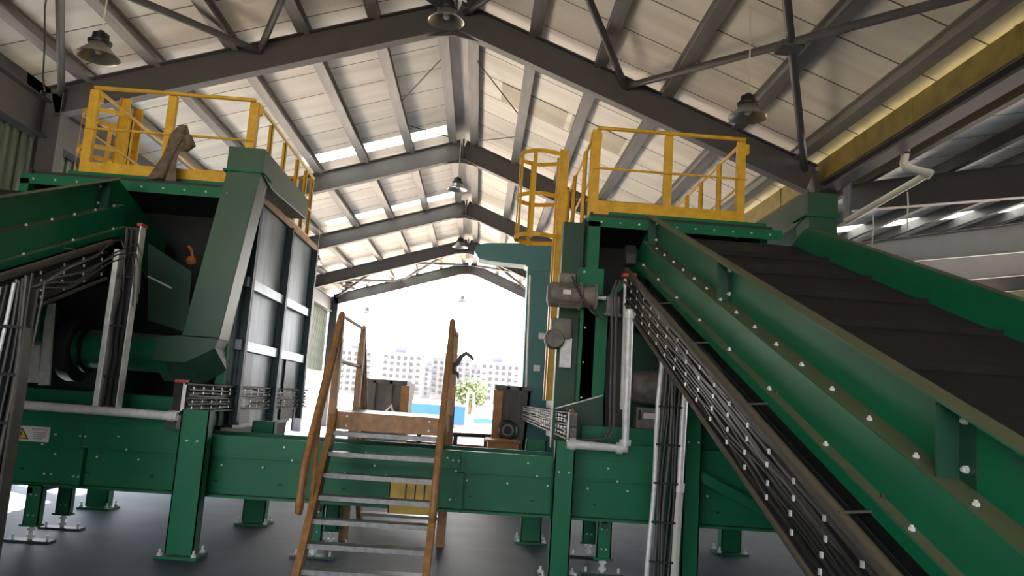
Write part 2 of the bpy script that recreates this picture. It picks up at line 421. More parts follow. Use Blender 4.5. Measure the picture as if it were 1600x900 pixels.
# far open canopy the small lamps hang in
m = MB()
m.prism([(-9, zl(-9,RO)+.6),(XR, zl(XR,RO)+.6),(XR, zl(XR,RO)+.63),(-9, zl(-9,RO)+.63)], 'y', 37.5, 72)
m.prism([(XR, zl(XR,RO)+.6),(8, zl(8,RO)+.6),(8, zl(8,RO)+.63),(XR, zl(XR,RO)+.63)], 'y', 37.5, 72)
struct('ceiling_canopy', m, CANOPY)

# ------------------------------------------------------------------ pendant lamps
def lamp(c, r, ztop, label, cable_dx=0, shade=None):
    c = Vector(c); t = thing('pendant_lamp', label, 'lamp', c, 'high bay pendant lamps'); k = r/.25
    m = MB(); m.lathe([(.095*k,.20*k),(.11*k,.17*k),(.13*k,.12*k),(.17*k,.075*k),(.22*k,.03*k),(.25*k,0),(.256*k,-.012*k),(.245*k,-.008*k),(.21*k,.03*k),(.16*k,.07*k),(.12*k,.115*k),(.1*k,.165*k),(.085*k,.19*k)], c, 'z', 36); m.build('lamp_shade', shade or ALU, t, True)
    m = MB(); m.lathe([(0,.16*k),(.135*k,.16*k),(.14*k,.19*k),(.10*k,.21*k),(.095*k,.285*k),(.06*k,.30*k),(.03*k,.33*k),(0,.33*k)], c, 'z', 28); m.build('lamp_cap', BLACK, t, True)
    m = MB(); m.lathe([(0,.03*k),(.03*k,.035*k),(.05*k,.06*k),(.05*k,.1*k),(.03*k,.15*k),(0,.16*k)], c, 'z', 18); m.build('bulb', BULB, t, True)
    m = MB(); m.tube([c+Vector((0,0,.32*k)), c+Vector((cable_dx*.5+.01,0,(.32*k+ztop-c[2])/2)), Vector((c[0]+cable_dx, c[1], ztop))], .009 if r > .15 else .02, 6); m.build('cable', PVC, t, True)
for px, py, Y, r, lab in [(153,88,8.8,.235,'bell shaped pendant lamp above the left yellow railing'), (697,33,9.2,.22,'pendant lamp under the ridge hiding the nearest frame apex'),
                     (1168,183,8.9,.225,'pendant lamp above right yellow railing corner on a long white cable')]:
    c = at(px, py, Y); lamp(c, r, zl(c[0], DB), lab)
for px, py, Y, r, lab in [(714,296,18.9,.24,'ridge pendant lamp hanging at the second frame'), (719,386,30.5,.3,'ridge pendant lamp tucked at the fourth frame apex'),
                     (719,434,38.6,.3,'small pendant lamp hanging at the bright end below farthest apex'), (494,412,24,.22,'pendant lamp beside the far edge of the left machine'),
                     (545,450,35.5,.34,'pendant lamp among the far left roof braces')]:
    c = at(px, py, Y); lamp(c, r, zl(c[0], DB) if Y < 37 else zl(c[0], RO)+.6, lab)
for px, py, Y, r, lab in [(722,471,44,.2,'tiny pendant lamp in the white opening, right of pair'), (573,489,44,.2,'tiny pendant lamp in the white opening, left of pair')]:
    c = at(px, py, Y); lamp(c, r*1.35, zl(c[0], RO)+.6, lab, 0, DARK)

# ------------------------------------------------------------------ belt conveyor bench across the hall
BX0, BX1 = -5.7, 5.0
t = thing('belt_conveyor', 'long green belt conveyor bench crossing under both machines', 'conveyor', (-.3, 8.75, 0))
YB = 8.35
m = MB()
for x0, x1 in ((BX0,-3.98),(-3.975,-.12),(-.115,2.3),(2.305,BX1)):
    m.prism([(YB+.03,1.14),(YB+.06,1.14),(YB+.06,.57),(YB-.05,.57),(YB-.05,.545),(YB+.09,.545),(YB+.09,1.16),(YB+.0,1.16),(YB+.0,1.14)], 'x', x0, x1)
    m.box(x0, x1, YB, YB+.05, .965, 1.14)
m.box(BX0, BX1, YB-.012, YB+.05, .945, .968)
side = m.build('side_panel', GREEN, t)
m = MB()
for x in (-3.97, -.11, 2.32):
    m = MB(); m.box(x-.035, x+.035, YB-.03, YB+.06, .575, .94); m.build('splice_plate', GREEN, t)
m = MB(); m.box(BX0, BX1, 9.1, 9.16, .55, 1.16); m.box(BX0,BX1,9.06,9.2,.545,.565); m.build('side_panel', GREEN, t)
m = MB(); m.box(BX0, BX1, YB+.12, 9.08, 1.02, 1.035); m.box(BX0, BX1, YB+.12, 9.08, .70, .715); m.build('belt', RUBBER, t)
m = MB(); m.box(.95, 3.4, YB+.02, YB+.05, 1.15, 1.33); m.build('skirt_board', GREEN, t)
m = MB(); m.box(-5.6, -2.95, YB-.01, YB+.05, 1.15, 1.2); m.box(-5.6, -2.95, YB+.02, YB+.05, 1.19, 1.33); m.build('skirt_board', GREEN, t)
bl = []
for x in [i*.42-5.5 for i in range(25)]:
    bl.append((x, YB+.026, .86))
for x in [i*.84-5.3 for i in range(12)]: bl.append((x, YB-.004, 1.08)); bl.append((x+.1, YB-.014, .955))
for x in (-4.32,-4.25,-.2,-.14,-3.95,-4.0,2.26,2.2): bl.append((x,YB-.004,1.06)); bl.append((x, YB-.034 if abs(x+3.97)<.04 else YB+.026,.66))
bolts(t, bl, 'y-', .012)
m = MB()
for x in [i*.65-5.2 for i in range(15)]:
    m.prism([(x-.022,.70),(x-.012,.69),(x+.012,.69),(x+.022,.70),(x+.012,.71),(x-.012,.71)], 'y', YB+.028, YB+.0285)
m.build('slot_mark', BLACK, t)
def conv_leg(x, y, w=.15, d=.09, zt=.56):
    m = MB(); m.box(x-w/2, x+w/2, y, y+.012, .17, zt); m.box(x-w/2, x-w/2+.012, y, y+d, .17, zt); m.box(x+w/2-.012, x+w/2, y, y+d, .17, zt); m.box(x-w/2-.02, x+w/2+.02, y-.02, y+d+.01, .15, .17)
    l = m.build('leg', GREEN, t)
    m = MB(); m.tube([(x,y+.045,.02),(x,y+.045,.16)], .022, 10); m.lathe([(0,.04),(.04,.04),(.04,.07),(0,.07)], (x,y+.045,0), 'z', 6); m.lathe([(0,.11),(.04,.11),(.04,.135),(0,.135)], (x,y+.045,0), 'z', 6); m.build('foot_screw', GALV, l)
    m = MB(); m.box(x-.22, x+.22, y-.03, y+.12, 0, .018)
    m.build('foot_plate', DGREEN, l)
    for s in (-.17, .17):
        m = MB(); m.tube([(x+s,y+.045,.015),(x+s,y+.045,.065)], .012, 8); m.build('anchor_bolt', GALV, l)
    bolts(l, [(x+s, y-.004, z) for s in (-.025,.025) for z in (.26, .46)], 'y-', .009)
for x, y in ((-4.35,8.3),(-4.42,9.05),(-1.55,8.36),(-1.5,9.06),(1.42,8.38),(1.4,9.3),(4.3,8.38),(4.2,9.05)): conv_leg(x, y)
for x in (-4.4, -1.53, 1.41, 4.25):
    m = MB(); m.beam((x,8.3,.5),(x,9.1,.5), .05, .06); m.build('cross_member', DGREEN, t)
# warning label on the bench
lb = MB(); lb.box(-4.690,-4.310,YB-.006,YB-.001,.975,1.125); lo = lb.build('warning_sticker', WHITEP, t); lo['label'] = 'white sticker with yellow hazard triangle and red heading'
m = MB(); m.prism([(-4.670,.995),(-4.510,.995),(-4.590,1.11)], 'y', YB-.0075, YB-.006); m.build('triangle_border', LABK, lo)
m = MB(); m.prism([(-4.650,1.004),(-4.530,1.004),(-4.590,1.092)], 'y', YB-.0085, YB-.0075); m.build('triangle', LABY, lo)
m = MB(); m.prism([(-4.595,1.07),(-4.582,1.07),(-4.589,1.045),(-4.578,1.045),(-4.600,1.012),(-4.594,1.037),(-4.604,1.037)], 'y', YB-.0095, YB-.0085); m.build('bolt_mark', LABK, lo)
def text(body, size, loc, m, parent, name, rot=(math.pi/2,0,0)):
    cu = bpy.data.curves.new(name, 'FONT'); cu.body = body; cu.size = size; cu.extrude = .0006; cu.align_x = 'CENTER'; cu.align_y = 'CENTER'
    tmp = bpy.data.objects.new('tmp', cu); COL.objects.link(tmp); bpy.context.view_layer.update()
    me = bpy.data.meshes.new_from_object(tmp.evaluated_get(bpy.context.evaluated_depsgraph_get())); bpy.data.objects.remove(tmp); me.materials.clear(); me.materials.append(m)
    o = bpy.data.objects.new(name, me); COL.objects.link(o); o.rotation_euler = rot
    o.parent = parent; o.location = Vector(loc)-WL[parent.name]; return o
text('WARNING', .034, (-4.410,YB-.008,1.098), LABR, lo, 'heading')
m = MB()
for z in (1.065,1.045,1.025,1.005): m.box(-4.470,-4.340-(.03 if z < 1.01 else 0),YB-.0075,YB-.006,z-.004,z+.004)
m.build('small_print', LABG, lo)

# ------------------------------------------------------------------ crossover stairs
t = thing('crossover_stairs', 'yellow brown steel stairs with handrails climbing over the conveyor bench', 'stairs', (-.85, 8.65, 0))
SX0, SX1, SY, ST, RISE, RUN = -1.36, -.35, 7.93, 1.49, .185, .1455
slope = RISE/RUN
SYB = 9.45
for k in range(1, 8):
    z = ST-RISE*k; y = SY-RUN*k
    m = MB(); m.box(SX0, SX1, y+.012, y+.15, z-.035, z); m.box(SX0, SX1, y, y+.012, z-.042, z); m.build('tread', TREAD, t)
    yb = SYB+RUN*k
    m = MB(); m.box(SX0, SX1, yb-.2, yb, z-.035, z); m.build('tread', TREAD, t)
m = MB(); m.box(SX0, SX1, SY, SYB, ST-.03, ST); m.build('platform', TREAD, t)
m = MB(); m.box(SX0, SX1, SY-.012, SY, ST-.17, ST+.0); pl = m.build('kick_plate', STAIRY, t)
bolts(pl, [(SX0+.1,SY-.016,ST-.04),(SX0+.1,SY-.016,ST-.13),(SX1-.1,SY-.016,ST-.04),(SX1-.1,SY-.016,ST-.13)], 'y-', .012)
m = MB(); m.box(SX0, SX1, SYB, SYB+.012, ST-.17, ST); m.build('kick_plate', STAIRY, t)
for sx, sg in ((SX0, -1), (SX1, 1)):
    for yb, dr in ((SY, -1), (SYB, 1)):
        y0 = yb+dr*(ST/slope); pr = []
        L = ST/slope
        poly = [(yb, ST+.06), (yb+dr*(L+.05), -.0), (yb+dr*(L-.17), 0), (yb-dr*.0, ST-.22)]
        poly = [(yb-dr*.02, ST+.03), (yb+dr*(L+.06), 0), (yb+dr*(L-.14), 0), (yb-dr*.02, ST-.235)]
        a, b = (sx-.012, sx) if sg < 0 else (sx, sx+.012)
        m = MB(); m.prism(poly, 'x', a, b)
        # outer flanges of the channel stringer
        for q0, q1 in (((yb, ST+.02), (yb+dr*(L+.05), .0)), ((yb, ST-.21), (yb+dr*(L-.125), .0))):
            m.beam((sx+sg*.03,q0[0],q0[1]), (sx+sg*.03,q1[0],q1[1]), .06, .012)
        m.build('stringer', STAIRY, t)
    m = MB(); m.box(min(sx,sx+sg*.06), max(sx,sx+sg*.06), SY, SYB, ST-.17, ST+.0); m.build('platform_beam', STAIRY, t)
    xo = sx+sg*.05
    # handrail with mid rail in one bent pipe, front and back
    for yb, dr in ((SY, -1), (SYB, 1)):
        top = ST+.97; mid = ST+.52
        def Q(d, z): return (xo, yb+dr*d, z)
        path = [Q(-.0, top), Q(.05, top-.02)]
        path += [Q(1.0, top-1.0*slope), Q(1.09, top-1.0*slope-.14), Q(1.15, .74), Q(1.13, .68), Q(1.08, .67), Q(1.04,.72), Q(1.02, .9), Q(.95,1.06), Q(.02, .96*slope+1.04-.02)]
        m = MB(); m.tube(path, .027, 10); m.build('handrail', STAIRY, t, True)
        # posts: flat channel uprights
        for d in (.0, .62):
            zb = ST-d*slope-.1; zt = top-d*slope if d else top
            m = MB()
            if d == 0:
                m.box(xo-.035, xo+.035, yb-.045, yb+.045, zb-.1, zt-.25)
                m.prism([(yb-.045,zt-.25),(yb+.045,zt-.25),(yb+dr*-.0+.02,zt),(yb-.02,zt)], 'x', xo-.03, xo+.03)
            else: m.tube([(xo, yb+dr*d, zb), (xo, yb+dr*d, zt)], .02, 8)
            m.build('post', STAIRY, t)
    for z in (ST+.95, ST+.5):
        m = MB(); m.tube([(xo,SY,z),(xo,SYB,z)], .02, 8); m.build('platform_rail', STAIRY, t, True)
    for yb, dr in ((SYB, 1),):
        m = MB(); m.box(xo-.05, xo+.05, SYB-.1, SYB, 0, ST-.15); m.build('support_leg', STAIRY, t)
# twist of wire left on the right post
m = MB(); p = Vector((SX1+.09, SY, 2.02)); m.tube([p, p+Vector((.04,0,.02)), p+Vector((.07,-.01,.09)), p+Vector((.12,0,.13)), p+Vector((.17,0,.10)), p+Vector((.2,0,.06))], [.02,.024,.022,.02,.018,.008], 8)
m.tube([p, p+Vector((.0,0,-.05)), p+Vector((.05,0,-.08)), p+Vector((.06,-.01,-.13))], [.02,.02,.016,.008], 8)
tag(m.build('rag', BIN, smooth=True), 'grey rag tied to the right stair post', 'rag')
# yellow guard plate on the bench
t = thing('machine_guard', 'pale yellow slotted guard plate on bench front behind the stairs', 'guard', (-.62, 8.33, .5))
m = MB(); x0, x1 = -.82, -.36
for a, b in ((x0,-.66),(-.645,-.565),(-.55,-.47),(-.455,x1)): m.box(a, b, 8.27, 8.28, .60, .80)
m.box(x0, x1, 8.27, 8.28, .80, .87); m.box(x0, x1, 8.27, 8.28, .5, .60); m.box(x0, x1, 8.27, 8.34, .86, .87); m.box(x0,x0+.01,8.27,8.34,.5,.87); m.box(x1-.01,x1,8.27,8.34,.5,.87)
m.build('plate', GUARDY, t)
m = MB(); m.box(x0+.02,x1-.02,8.281,8.3,.58,.82); m.build('backing', BLACK, t)

# ------------------------------------------------------------------ sorting machines
def machine(label, xl, xr, legs, fan, opts):
    t = thing('sorting_machine', label, 'machine', ((xl+xr)/2, 11, 0))
    YF0, YBk = 9.0, 13.3
    sx = opts['side']       # plane of the right hand side wall
    m = MB(); m.box(xl+.3, sx, 9.4, YBk, 4.0, 4.09); m.build('top_deck', GREEN, t)
    # hood lip: sloping dusty top and bolted front flange
    m = MB(); m.prism([(9.0,3.92),(9.42,4.0),(9.42,3.98),(9.012,3.90),(9.012,3.80),(9.0,3.80)], 'x', xl, sx+.05); lip = m.build('hood_lip', GREEN, t)
    n = 10; bolts(lip, [(xl+.15+(sx-xl-.25)*i/(n-1), 8.996, 3.86) for i in range(n)], 'y-', .012)
    m = MB(); m.box(xl, xl+opts['colw'], 9.0, 9.14, 1.2, 3.86); m.build('corner_post', GREEN, t)
    m = MB(); m.box(sx-.1, sx, 9.35, 9.5, 1.2, 3.98); m.build('corner_post', GREEN, t)
    # interior shell
    m = MB(); m.box(xl+.05, sx-.02, 10.9, 10.95, 1.2, 4.0); m.box(xl+.03, xl+.06, 9.1, 10.9, 1.2, 4.0); m.box(xl+.05, sx-.02, 9.15, 10.9, 3.95, 3.99); m.build('hood_lining', DARK, t)
    m = MB(); m.box(xl, xl+.04, 9.5, YBk, 1.3, 4.0); m.box(xl, sx, YBk-.04, YBk, 1.5, 4.0); m.build('casing', DGREEN, t)
    # right hand side wall with its ribs
    m = MB(); m.box(sx-.03, sx, 9.5, YBk, 1.75, 4.0); m.prism([(9.5,1.75),(YBk,1.75),(YBk-.5,1.15),(9.9,1.15)], 'x', sx-.03, sx); m.build('side_wall', SIDEP, t)
    for z in (2.93, 2.16):
        m = MB(); m.box(sx, sx+.07, 9.6, YBk-.02, z-.065, z+.065); m.build('wall_rib', RIBM, t, bevel=.006)
    for y in (9.75, 11.45, 13.2):
        m = MB(); m.box(sx, sx+.10, y-.012, y+.012, 1.2, 4.0); m.box(sx+.09, sx+.10, y-.05, y+.05, 1.2, 4.0); m.build('wall_rib', RIBD, t)
    for y in (10.2, 12.6):
        m = MB(); m.prism([(y-.5,1.2),(y+.28,1.2),(y+.1,2.09),(y-.5,2.09)], 'x', sx, sx+.03); m.build('gusset', RIBD, t)
    m = MB(); m.box(sx-.2, sx+.05, 9.6, YBk, 4.0, 4.1); m.build('deck_edge', TAN, t)
    # duct: rises on the front, turns back along the top
    d = opts['duct']; dt = d['top']; db = d['bot']
    yd0, yd1 = d['y'], d['y']+.36
    m = MB(); m.loft([(dt[0],yd0,4.13),(dt[1],yd0,4.13),(dt[1],yd1,4.13),(dt[0],yd1,4.13)], [(db[0],yd0,db[2]),(db[1],yd0,db[2]),(db[1],yd1,db[2]),(db[0],yd1,db[2])]); du = m.build('duct', GREEN2, t, bevel=.008)
    m = MB(); m.prism([(yd0,4.13),(yd0,4.42),(yd0+2.4,4.42),(yd0+2.4,4.13),(yd0+.75,4.06),(yd0+.4,4.06)], 'x', dt[0]-.01, dt[1]+.02); m.build('duct_head', GREEN2, du, bevel=.008)
    m = MB(); m.box(dt[0]-.04, dt[1]+.04, yd0-.03, yd1+.03, 4.12, 4.145); m.build('duct_flange', GREEN, du)
    if d.get('elbow'):
        m = MB(); z1 = db[2]
        A = [(db[0],z1+.02),(db[1],z1+.02),(db[1]-.03,z1-.1),(db[0]+.08,z1-.28),(db[0]-.28,z1-.28),(db[0]-.28,z1-.02)]
        m.prism(A, 'y', yd0, yd1)
        # inclined lower panel
        P = [(db[1]-.03,yd0,z1-.1),(db[0]+.08,yd0,z1-.28),(db[0]-.28,yd0,z1-.28)]
        Q = [(db[1]+.02,yd0+.34,z1-.33),(db[0]+.2,yd0+.34,z1-.5),(db[0]-.26,yd0+.34,z1-.5)]
        m.loft(P+[(db[0]-.28,yd0+.3,z1-.1),(db[1]-.03,yd0+.3,z1-.1)], Q+[(db[0]-.28,yd0+.36,z1-.1),(db[1]-.03,yd0+.36,z1-.1)])
        m.build('duct_elbow', GREEN2, du)
    m = MB(); m.prism([(9.7,1.3),(13.2,1.3),(12.9,.62),(10.0,.62)], 'x', xl+.5, sx-.1); m.build('lower_hopper', DARK, t)
    # legs
    for (x, y, h, w) in legs:
        m = MB(); m.box(x-w/2, x+w/2, y, y+.014, .03, h); m.box(x-w/2, x-w/2+.012, y, y+.16, .03, h); m.box(x+w/2-.012, x+w/2, y, y+.16, .03, h); m.box(x-w/2, x+w/2, y+.146, y+.16, .03, h)
        l = m.build('leg', GREEN, t)
        m = MB(); m.box(x-.2, x+.2, y-.08, y+.24, 0, .025); m.build('base_plate', GREEN, l)
        for ax, ay in ((-.16,-.05),(.16,-.05),(.16,.2),(-.16,.2)):
            m = MB(); m.tube([(x+ax,y+ay,.02),(x+ax,y+ay,.09)], .013, 8); m.lathe([(0,.025),(.026,.025),(.026,.05),(0,.05)], (x+ax,y+ay,0), 'z', 6); m.build('anchor_bolt', GALV, l)
        bolts(l, [(x-.05, y-.004, h-.3), (x+.05, y-.004, h-.3)], 'y-', .011)
    # base skirt carried between the legs
    m = MB(); m.box(xl, sx-.1, 8.62, 8.66, 1.3, 1.5); m.box(xl, sx, 9.16, 9.2, 1.18, 1.5); m.build('base_skirt', GREEN, t)
    m = MB(); m.box(sx-.14, sx-.02, 8.1, 13.2, 1.2, 1.34); m.box(xl+.02, xl+.14, 8.6, 13.2, 1.2, 1.34); m.build('base_rail', DGREEN, t)
    return t, du
# left machine
pb0, pb1 = at(283,560,9.0), at(337,535,9.0)
TL, duL = machine('left green sorting machine with grey ribbed side wall and tall front duct', -5.40, -2.95,
    [(-2.75,7.98,1.41,.27), (-2.62,10.05,1.25,.27), (-4.72,10.5,1.25,.27), (-5.45,8.0,1.3,.27)], True,
    dict(side=-2.95, colw=.1, duct=dict(top=(-3.08,-2.69), bot=(-3.36,-2.94,2.17), y=8.98, elbow=True)))
# fan drum and its pipe
c = at(128,545,9.35)
m = MB(); p0, p1 = at(140,545,9.2), at(252,548,9.2); m.tube([(p0[0]-.2,9.2,p0[2]),(p1[0]+.15,9.2,p0[2])], .215, 32); m.build('inlet_pipe', GREEN, TL, True)
m = MB(); m.lathe([(.215,0),(.27,0),(.27,.03),(.215,.03)], (p0[0]-.02,9.2,p0[2]), 'x', 32, True); m.build('pipe_flange', BLACK, TL, True)
m = MB(); m.lathe([(0,-.16),(.36,-.16),(.38,-.12),(.38,-.02),(.36,.0),(.3,.02),(0,.02)], (p0[0]-.12,9.3,p0[2]), 'x', 40); m.build('fan_housing', DARK, TL, True)
m = MB(); q = [at(80,455,9.5), at(200,440,9.5), at(196,612,9.5), at(68,604,9.5)]; m.poly(q, .03); m.build('fan_backplate', DARK, TL)
m = MB(); q = [at(76,476,8.85), at(86,474,8.85), at(78,602,8.85), at(60,602,8.85), at(66,552,8.85), at(70,505,8.85)]; m.poly(q, .03); m.build('bracket_plate', GALV, TL)
m = MB(); q = [at(20,540,8.9), at(64,540,8.9), at(62,598,8.9), at(20,598,8.9)]; m.poly(q, .04); m.build('cover_panel', GALV, TL)
m = MB(); c2 = at(52,505,9.2); m.lathe([(0,-.2),(.22,-.2),(.25,-.16),(.25,.16),(.22,.2),(0,.2)], c2, 'x', 28); m.build('drive_drum', GREEN, TL, True)
m = MB(); a = at(300,408,9.4); m.lathe([(0,-.05),(.05,-.04),(.07,0),(.05,.05),(0,.06)], a, 'z', 14); m.tube([a+Vector((0,0,.05)), a+Vector((-.02,0,.13)), a+Vector((-.06,0,.18))], .02, 8); m.build('spray_nozzle', NOZ, TL, True)
# shelf panel under the hood mouth
m = MB(); q = [at(232,380,9.3), at(300,425,9.3), at(292,520,9.3), at(232,500,9.3)]; m.poly(q, .02); m.build('chute_cheek', DGREEN, TL)
m = MB(); a, b = at(232,432,9.28), at(268,450,9.28); m.beam(a, b, .03, .02); m.build('chute_edge', GALV, TL)
# ---- right machine
TR, duR = machine('right green sorting machine with dark open mouth behind the big conveyor', 1.16, 3.42,
    [(.92,8.0,1.34,.2), (.78,9.95,1.25,.25), (3.3,10.05,1.25,.25), (2.2,7.95,1.72,.17)], False,
    dict(side=3.42, colw=.14, duct=dict(top=(3.77,4.12), bot=(3.86,4.22,2.6), y=9.0)))
m = MB(); m.box(.90,1.15,9.3,9.5,1.2,3.9); m.build('ladder_post', DGREEN, TR)
m = MB(); q0, q1 = at(905,418,8.95), at(942,462,8.95); m.box(q0[0], q1[0], 8.93, 9.1, q1[2], q0[2]); bx = m.build('bracket_box', GREEN, TR, bevel=.005)
bolts(bx, [(q0[0]+.06, 8.926, q0[2]-.05)], 'y-', .014)
m = MB(); q0, q1 = at(908,470,9.02), at(942,640,9.02); m.box(q0[0], q1[0], 9.0, 9.15, 1.2, q0[2]); pn = m.build('lower_column', GREEN, TR)
bolts(pn, [(q0[0]+.06, 8.996, z) for z in (1.8,2.2,2.6)], 'y-', .012)
m = MB(); q = [at(885,636,8.85), at(942,618,8.85), at(942,702,8.85), at(885,702,8.85)]; m.poly(q, .02); m.build('curved_guard', DGREEN, TR)
m = MB(); m.beam(at(868,638,8.83), at(941,618,8.83), .03, .012); m.build('guard_edge', GALV, TR)
m = MB(); q = [at(958,470,9.3), at(978,440,9.3), at(978,690,9.3), at(945,690,9.3), at(945,560,9.3)]; m.poly(q, .03); m.build('chute_cheek', DARK, TR)
m = MB(); m.beam(at(930,490,9.0), at(985,430,9.0), .05, .06); m.build('chute_edge', GREEN, TR)
# lower right body behind the conduits
m = MB(); q0, q1 = at(985,520,9.6), at(1075,690,9.6); m.box(q0[0], 3.3, 9.6, 9.66, 1.2, q0[2]); m.build('lower_body', DGREEN, TR)
m = MB(); m.box(1.9, 3.35, 8.7, 8.74, 1.2, 1.42); m.build('cross_rail', GREEN, TR)
m = MB(); m.beam(at(1090,742,8.05), at(1235,822,8.05), .05, .1); m.build('diagonal_brace', GREEN, TR)
m = MB(); m.box(1.95,2.12,7.96,8.0,.0,1.70); m.build('corner_angle', GREEN, TR)
# gear motor
g = thing('gear_motor', 'dusty grey gear motor on the right machine below the ladder cage', 'motor', at(893,465,8.7))
c = at(893,462,8.7); xa, xb = at(855,462,8.7)[0], at(932,462,8.7)[0]
m = MB(); m.lathe([(0,0),(.10,0),(.13,.02),(.14,.05),(.14,.12)], (xa,8.7,c[2]), 'x', 28); m.build('fan_cowl', MOTOR, g, True)
m = MB(); m.tube([(xa+.11,8.7,c[2]),(xa+.37,8.7,c[2])], .125, 28)
for k in range(20):
    a = 2*math.pi*k/20; m.beam((xa+.12,8.7+.125*math.cos(a),c[2]+.125*math.sin(a)), (xa+.36,8.7+.125*math.cos(a),c[2]+.125*math.sin(a)), .006, .03, up=(0,math.cos(a),math.sin(a)))
m.build('motor_body', MOTOR, g)
m = MB(); m.lathe([(.0,.36),(.16,.36),(.16,.38),(.125,.40),(.125,.52),(.15,.53),(.15,.55),(0,.55)], (xa,8.7,c[2]), 'x', 28); m.build('gearbox', MOTOR, g, True)
m = MB(); m.box(xa+.12, xa+.3, 8.62, 8.78, c[2]+.13, c[2]+.24); m.build('terminal_box', MOTOR, g, bevel=.01)
m = MB(); m.box(xa+.16, xa+.25, 8.54, 8.56, c[2]-.01, c[2]+.04); m.build('name_plate', WHITEP, g)
m = MB(); m.tube([(xa+.54,8.7,c[2]),(xa+.68,8.7,c[2])], .022, 12); m.build('shaft', GALV, g, True)
m = MB(); m.tube([(xa+.26,8.6,c[2]+.2),(xa+.29,8.52,c[2]+.1),(xa+.38,8.5,c[2]-.06),(xa+.5,8.52,c[2]-.2),(xa+.62,8.55,c[2]-.25)], .014, 8); m.build('lead', CABLE, g, True)
b = thing('bearing_block', 'small grey bearing housing right of the gear motor', 'bearing', at(958,478,8.7))
q0, q1 = at(949,462,8.66), at(966,492,8.66); m = MB(); m.box(q0[0]-.01, q1[0]+.01, 8.62, 8.74, q1[2], q0[2]); m.build('housing', MOTOR, b, bevel=.02)
m = MB(); m.box(q0[0]-.03, q1[0]+.03, 8.63, 8.73, q1[2]-.02, q1[2]+.01); m.build('foot', MOTOR, b)
m = MB(); m.tube([((q0[0]+q1[0])/2,8.68,q1[2]-.02),((q0[0]+q1[0])/2,8.68,q1[2]-.09)], .014, 8); m.build('adjuster', GALV, b)
# second gear motor, seen end-on below
g = thing('gear_motor', 'second grey motor standing behind the ladder under the upper gear motor', 'motor', at(872,515,9.0))
q0, q1 = at(862,497,9.2), at(892,530,9.2); m = MB(); m.box(q0[0], q1[0], 9.12, 9.28, q1[2], q0[2]); m.build('motor_body', MOTOR, g, bevel=.02)
m = MB(); q = at(866,530,9.2); m.lathe([(0,-.1),(.1,-.1),(.12,-.06),(.12,.06),(.1,.1),(0,.1)], q, 'y', 20); m.build('fan_cowl', MOTOR, g, True)
m = MB(); q0, q1 = at(876,528,9.25), at(891,575,9.25); m.box(q0[0], q1[0], 9.22, 9.27, q1[2], q0[2]); m.build('mount_plate', GALV, g)
# round motor above the white box, behind conduits
g = thing('blower_motor', 'round grey blower motor above the white box behind the conduits', 'motor', at(1013,605,9.2))
q = at(1012,605,9.2); m = MB(); m.lathe([(0,-.2),(.15,-.2),(.19,-.15),(.2,.0),(.2,.2),(0,.2)], q, 'x', 30); m.build('motor_body', MOTOR, g, True)
m = MB(); m.tube([q+Vector((.02,0,.19)), q+Vector((.06,0,.25)), q+Vector((.14,0,.27))], .015, 8); m.build('lead', CABLE, g, True)
q0, q1 = at(995,636,9.0), at(1027,672,9.0)
g = thing('control_box', 'small pale control box under the round blower motor', 'box', (q0[0]+.1, 9.1, q1[2]))
m = MB(); m.box(q0[0], q1[0]+.1, 9.0, 9.2, q1[2], q0[2]); m.build('case', MOTOR, g, bevel=.006)
m = MB(); m.box(q0[0]+.08, q0[0]+.24, 8.995, 9.0, q1[2]+.12, q0[2]-.06); m.build('label_plate', WHITEP, g)
m = MB(); m.box(q0[0]+.02, q0[0]+.05, 8.995, 9.0, q1[2]+.1, q0[2]-.03); m.build('vent', BLACK, g)

# exhaust duct behind the ladder, its green tinted teal for lens flare
t = thing('exhaust_duct', 'sheet metal duct tinted teal for flare, with horizontal arm left of right machine', 'duct', at(850,690,16.3))
Y0, Y1 = 16.3, 16.8
a, b, c_, d_ = at(826,392,Y0), at(888,388,Y0), at(885,655,Y0), at(816,655,Y0)
m = MB(); m.loft([(a[0],Y0,a[2]),(b[0],Y0,a[2]),(c_[0],Y0,0),(d_[0],Y0,0)], [(a[0],Y1,a[2]),(b[0],Y1,a[2]),(c_[0],Y1,0),(d_[0],Y1,0)]); m.build('riser', FLARE_GREEN, t, bevel=.01)
p = [at(*q, Y0) for q in ((890,380),(760,380),(745,383),(741,392),(748,404),(765,408),(820,414),(832,424),(890,424))]
m = MB(); m.prism([(v[0], v[2]) for v in p], 'y', Y0-.02, Y1+.02); m.build('arm', FLARE_GREEN, t, bevel=.01)
m = MB(); m.tube([at(828,430,Y0-.03), at(821,640,Y0-.03)], .02, 8); m.build('edge_pipe', GALV, t, True)
for px, py in ((844,525),(836,575)):
    q0 = at(px,py,Y0-.03); m = MB(); m.box(q0[0]-.03,q0[0]+.1,Y0-.06,Y0,q0[2]-.06,q0[2]+.06); m.build('clip', GALV, t)

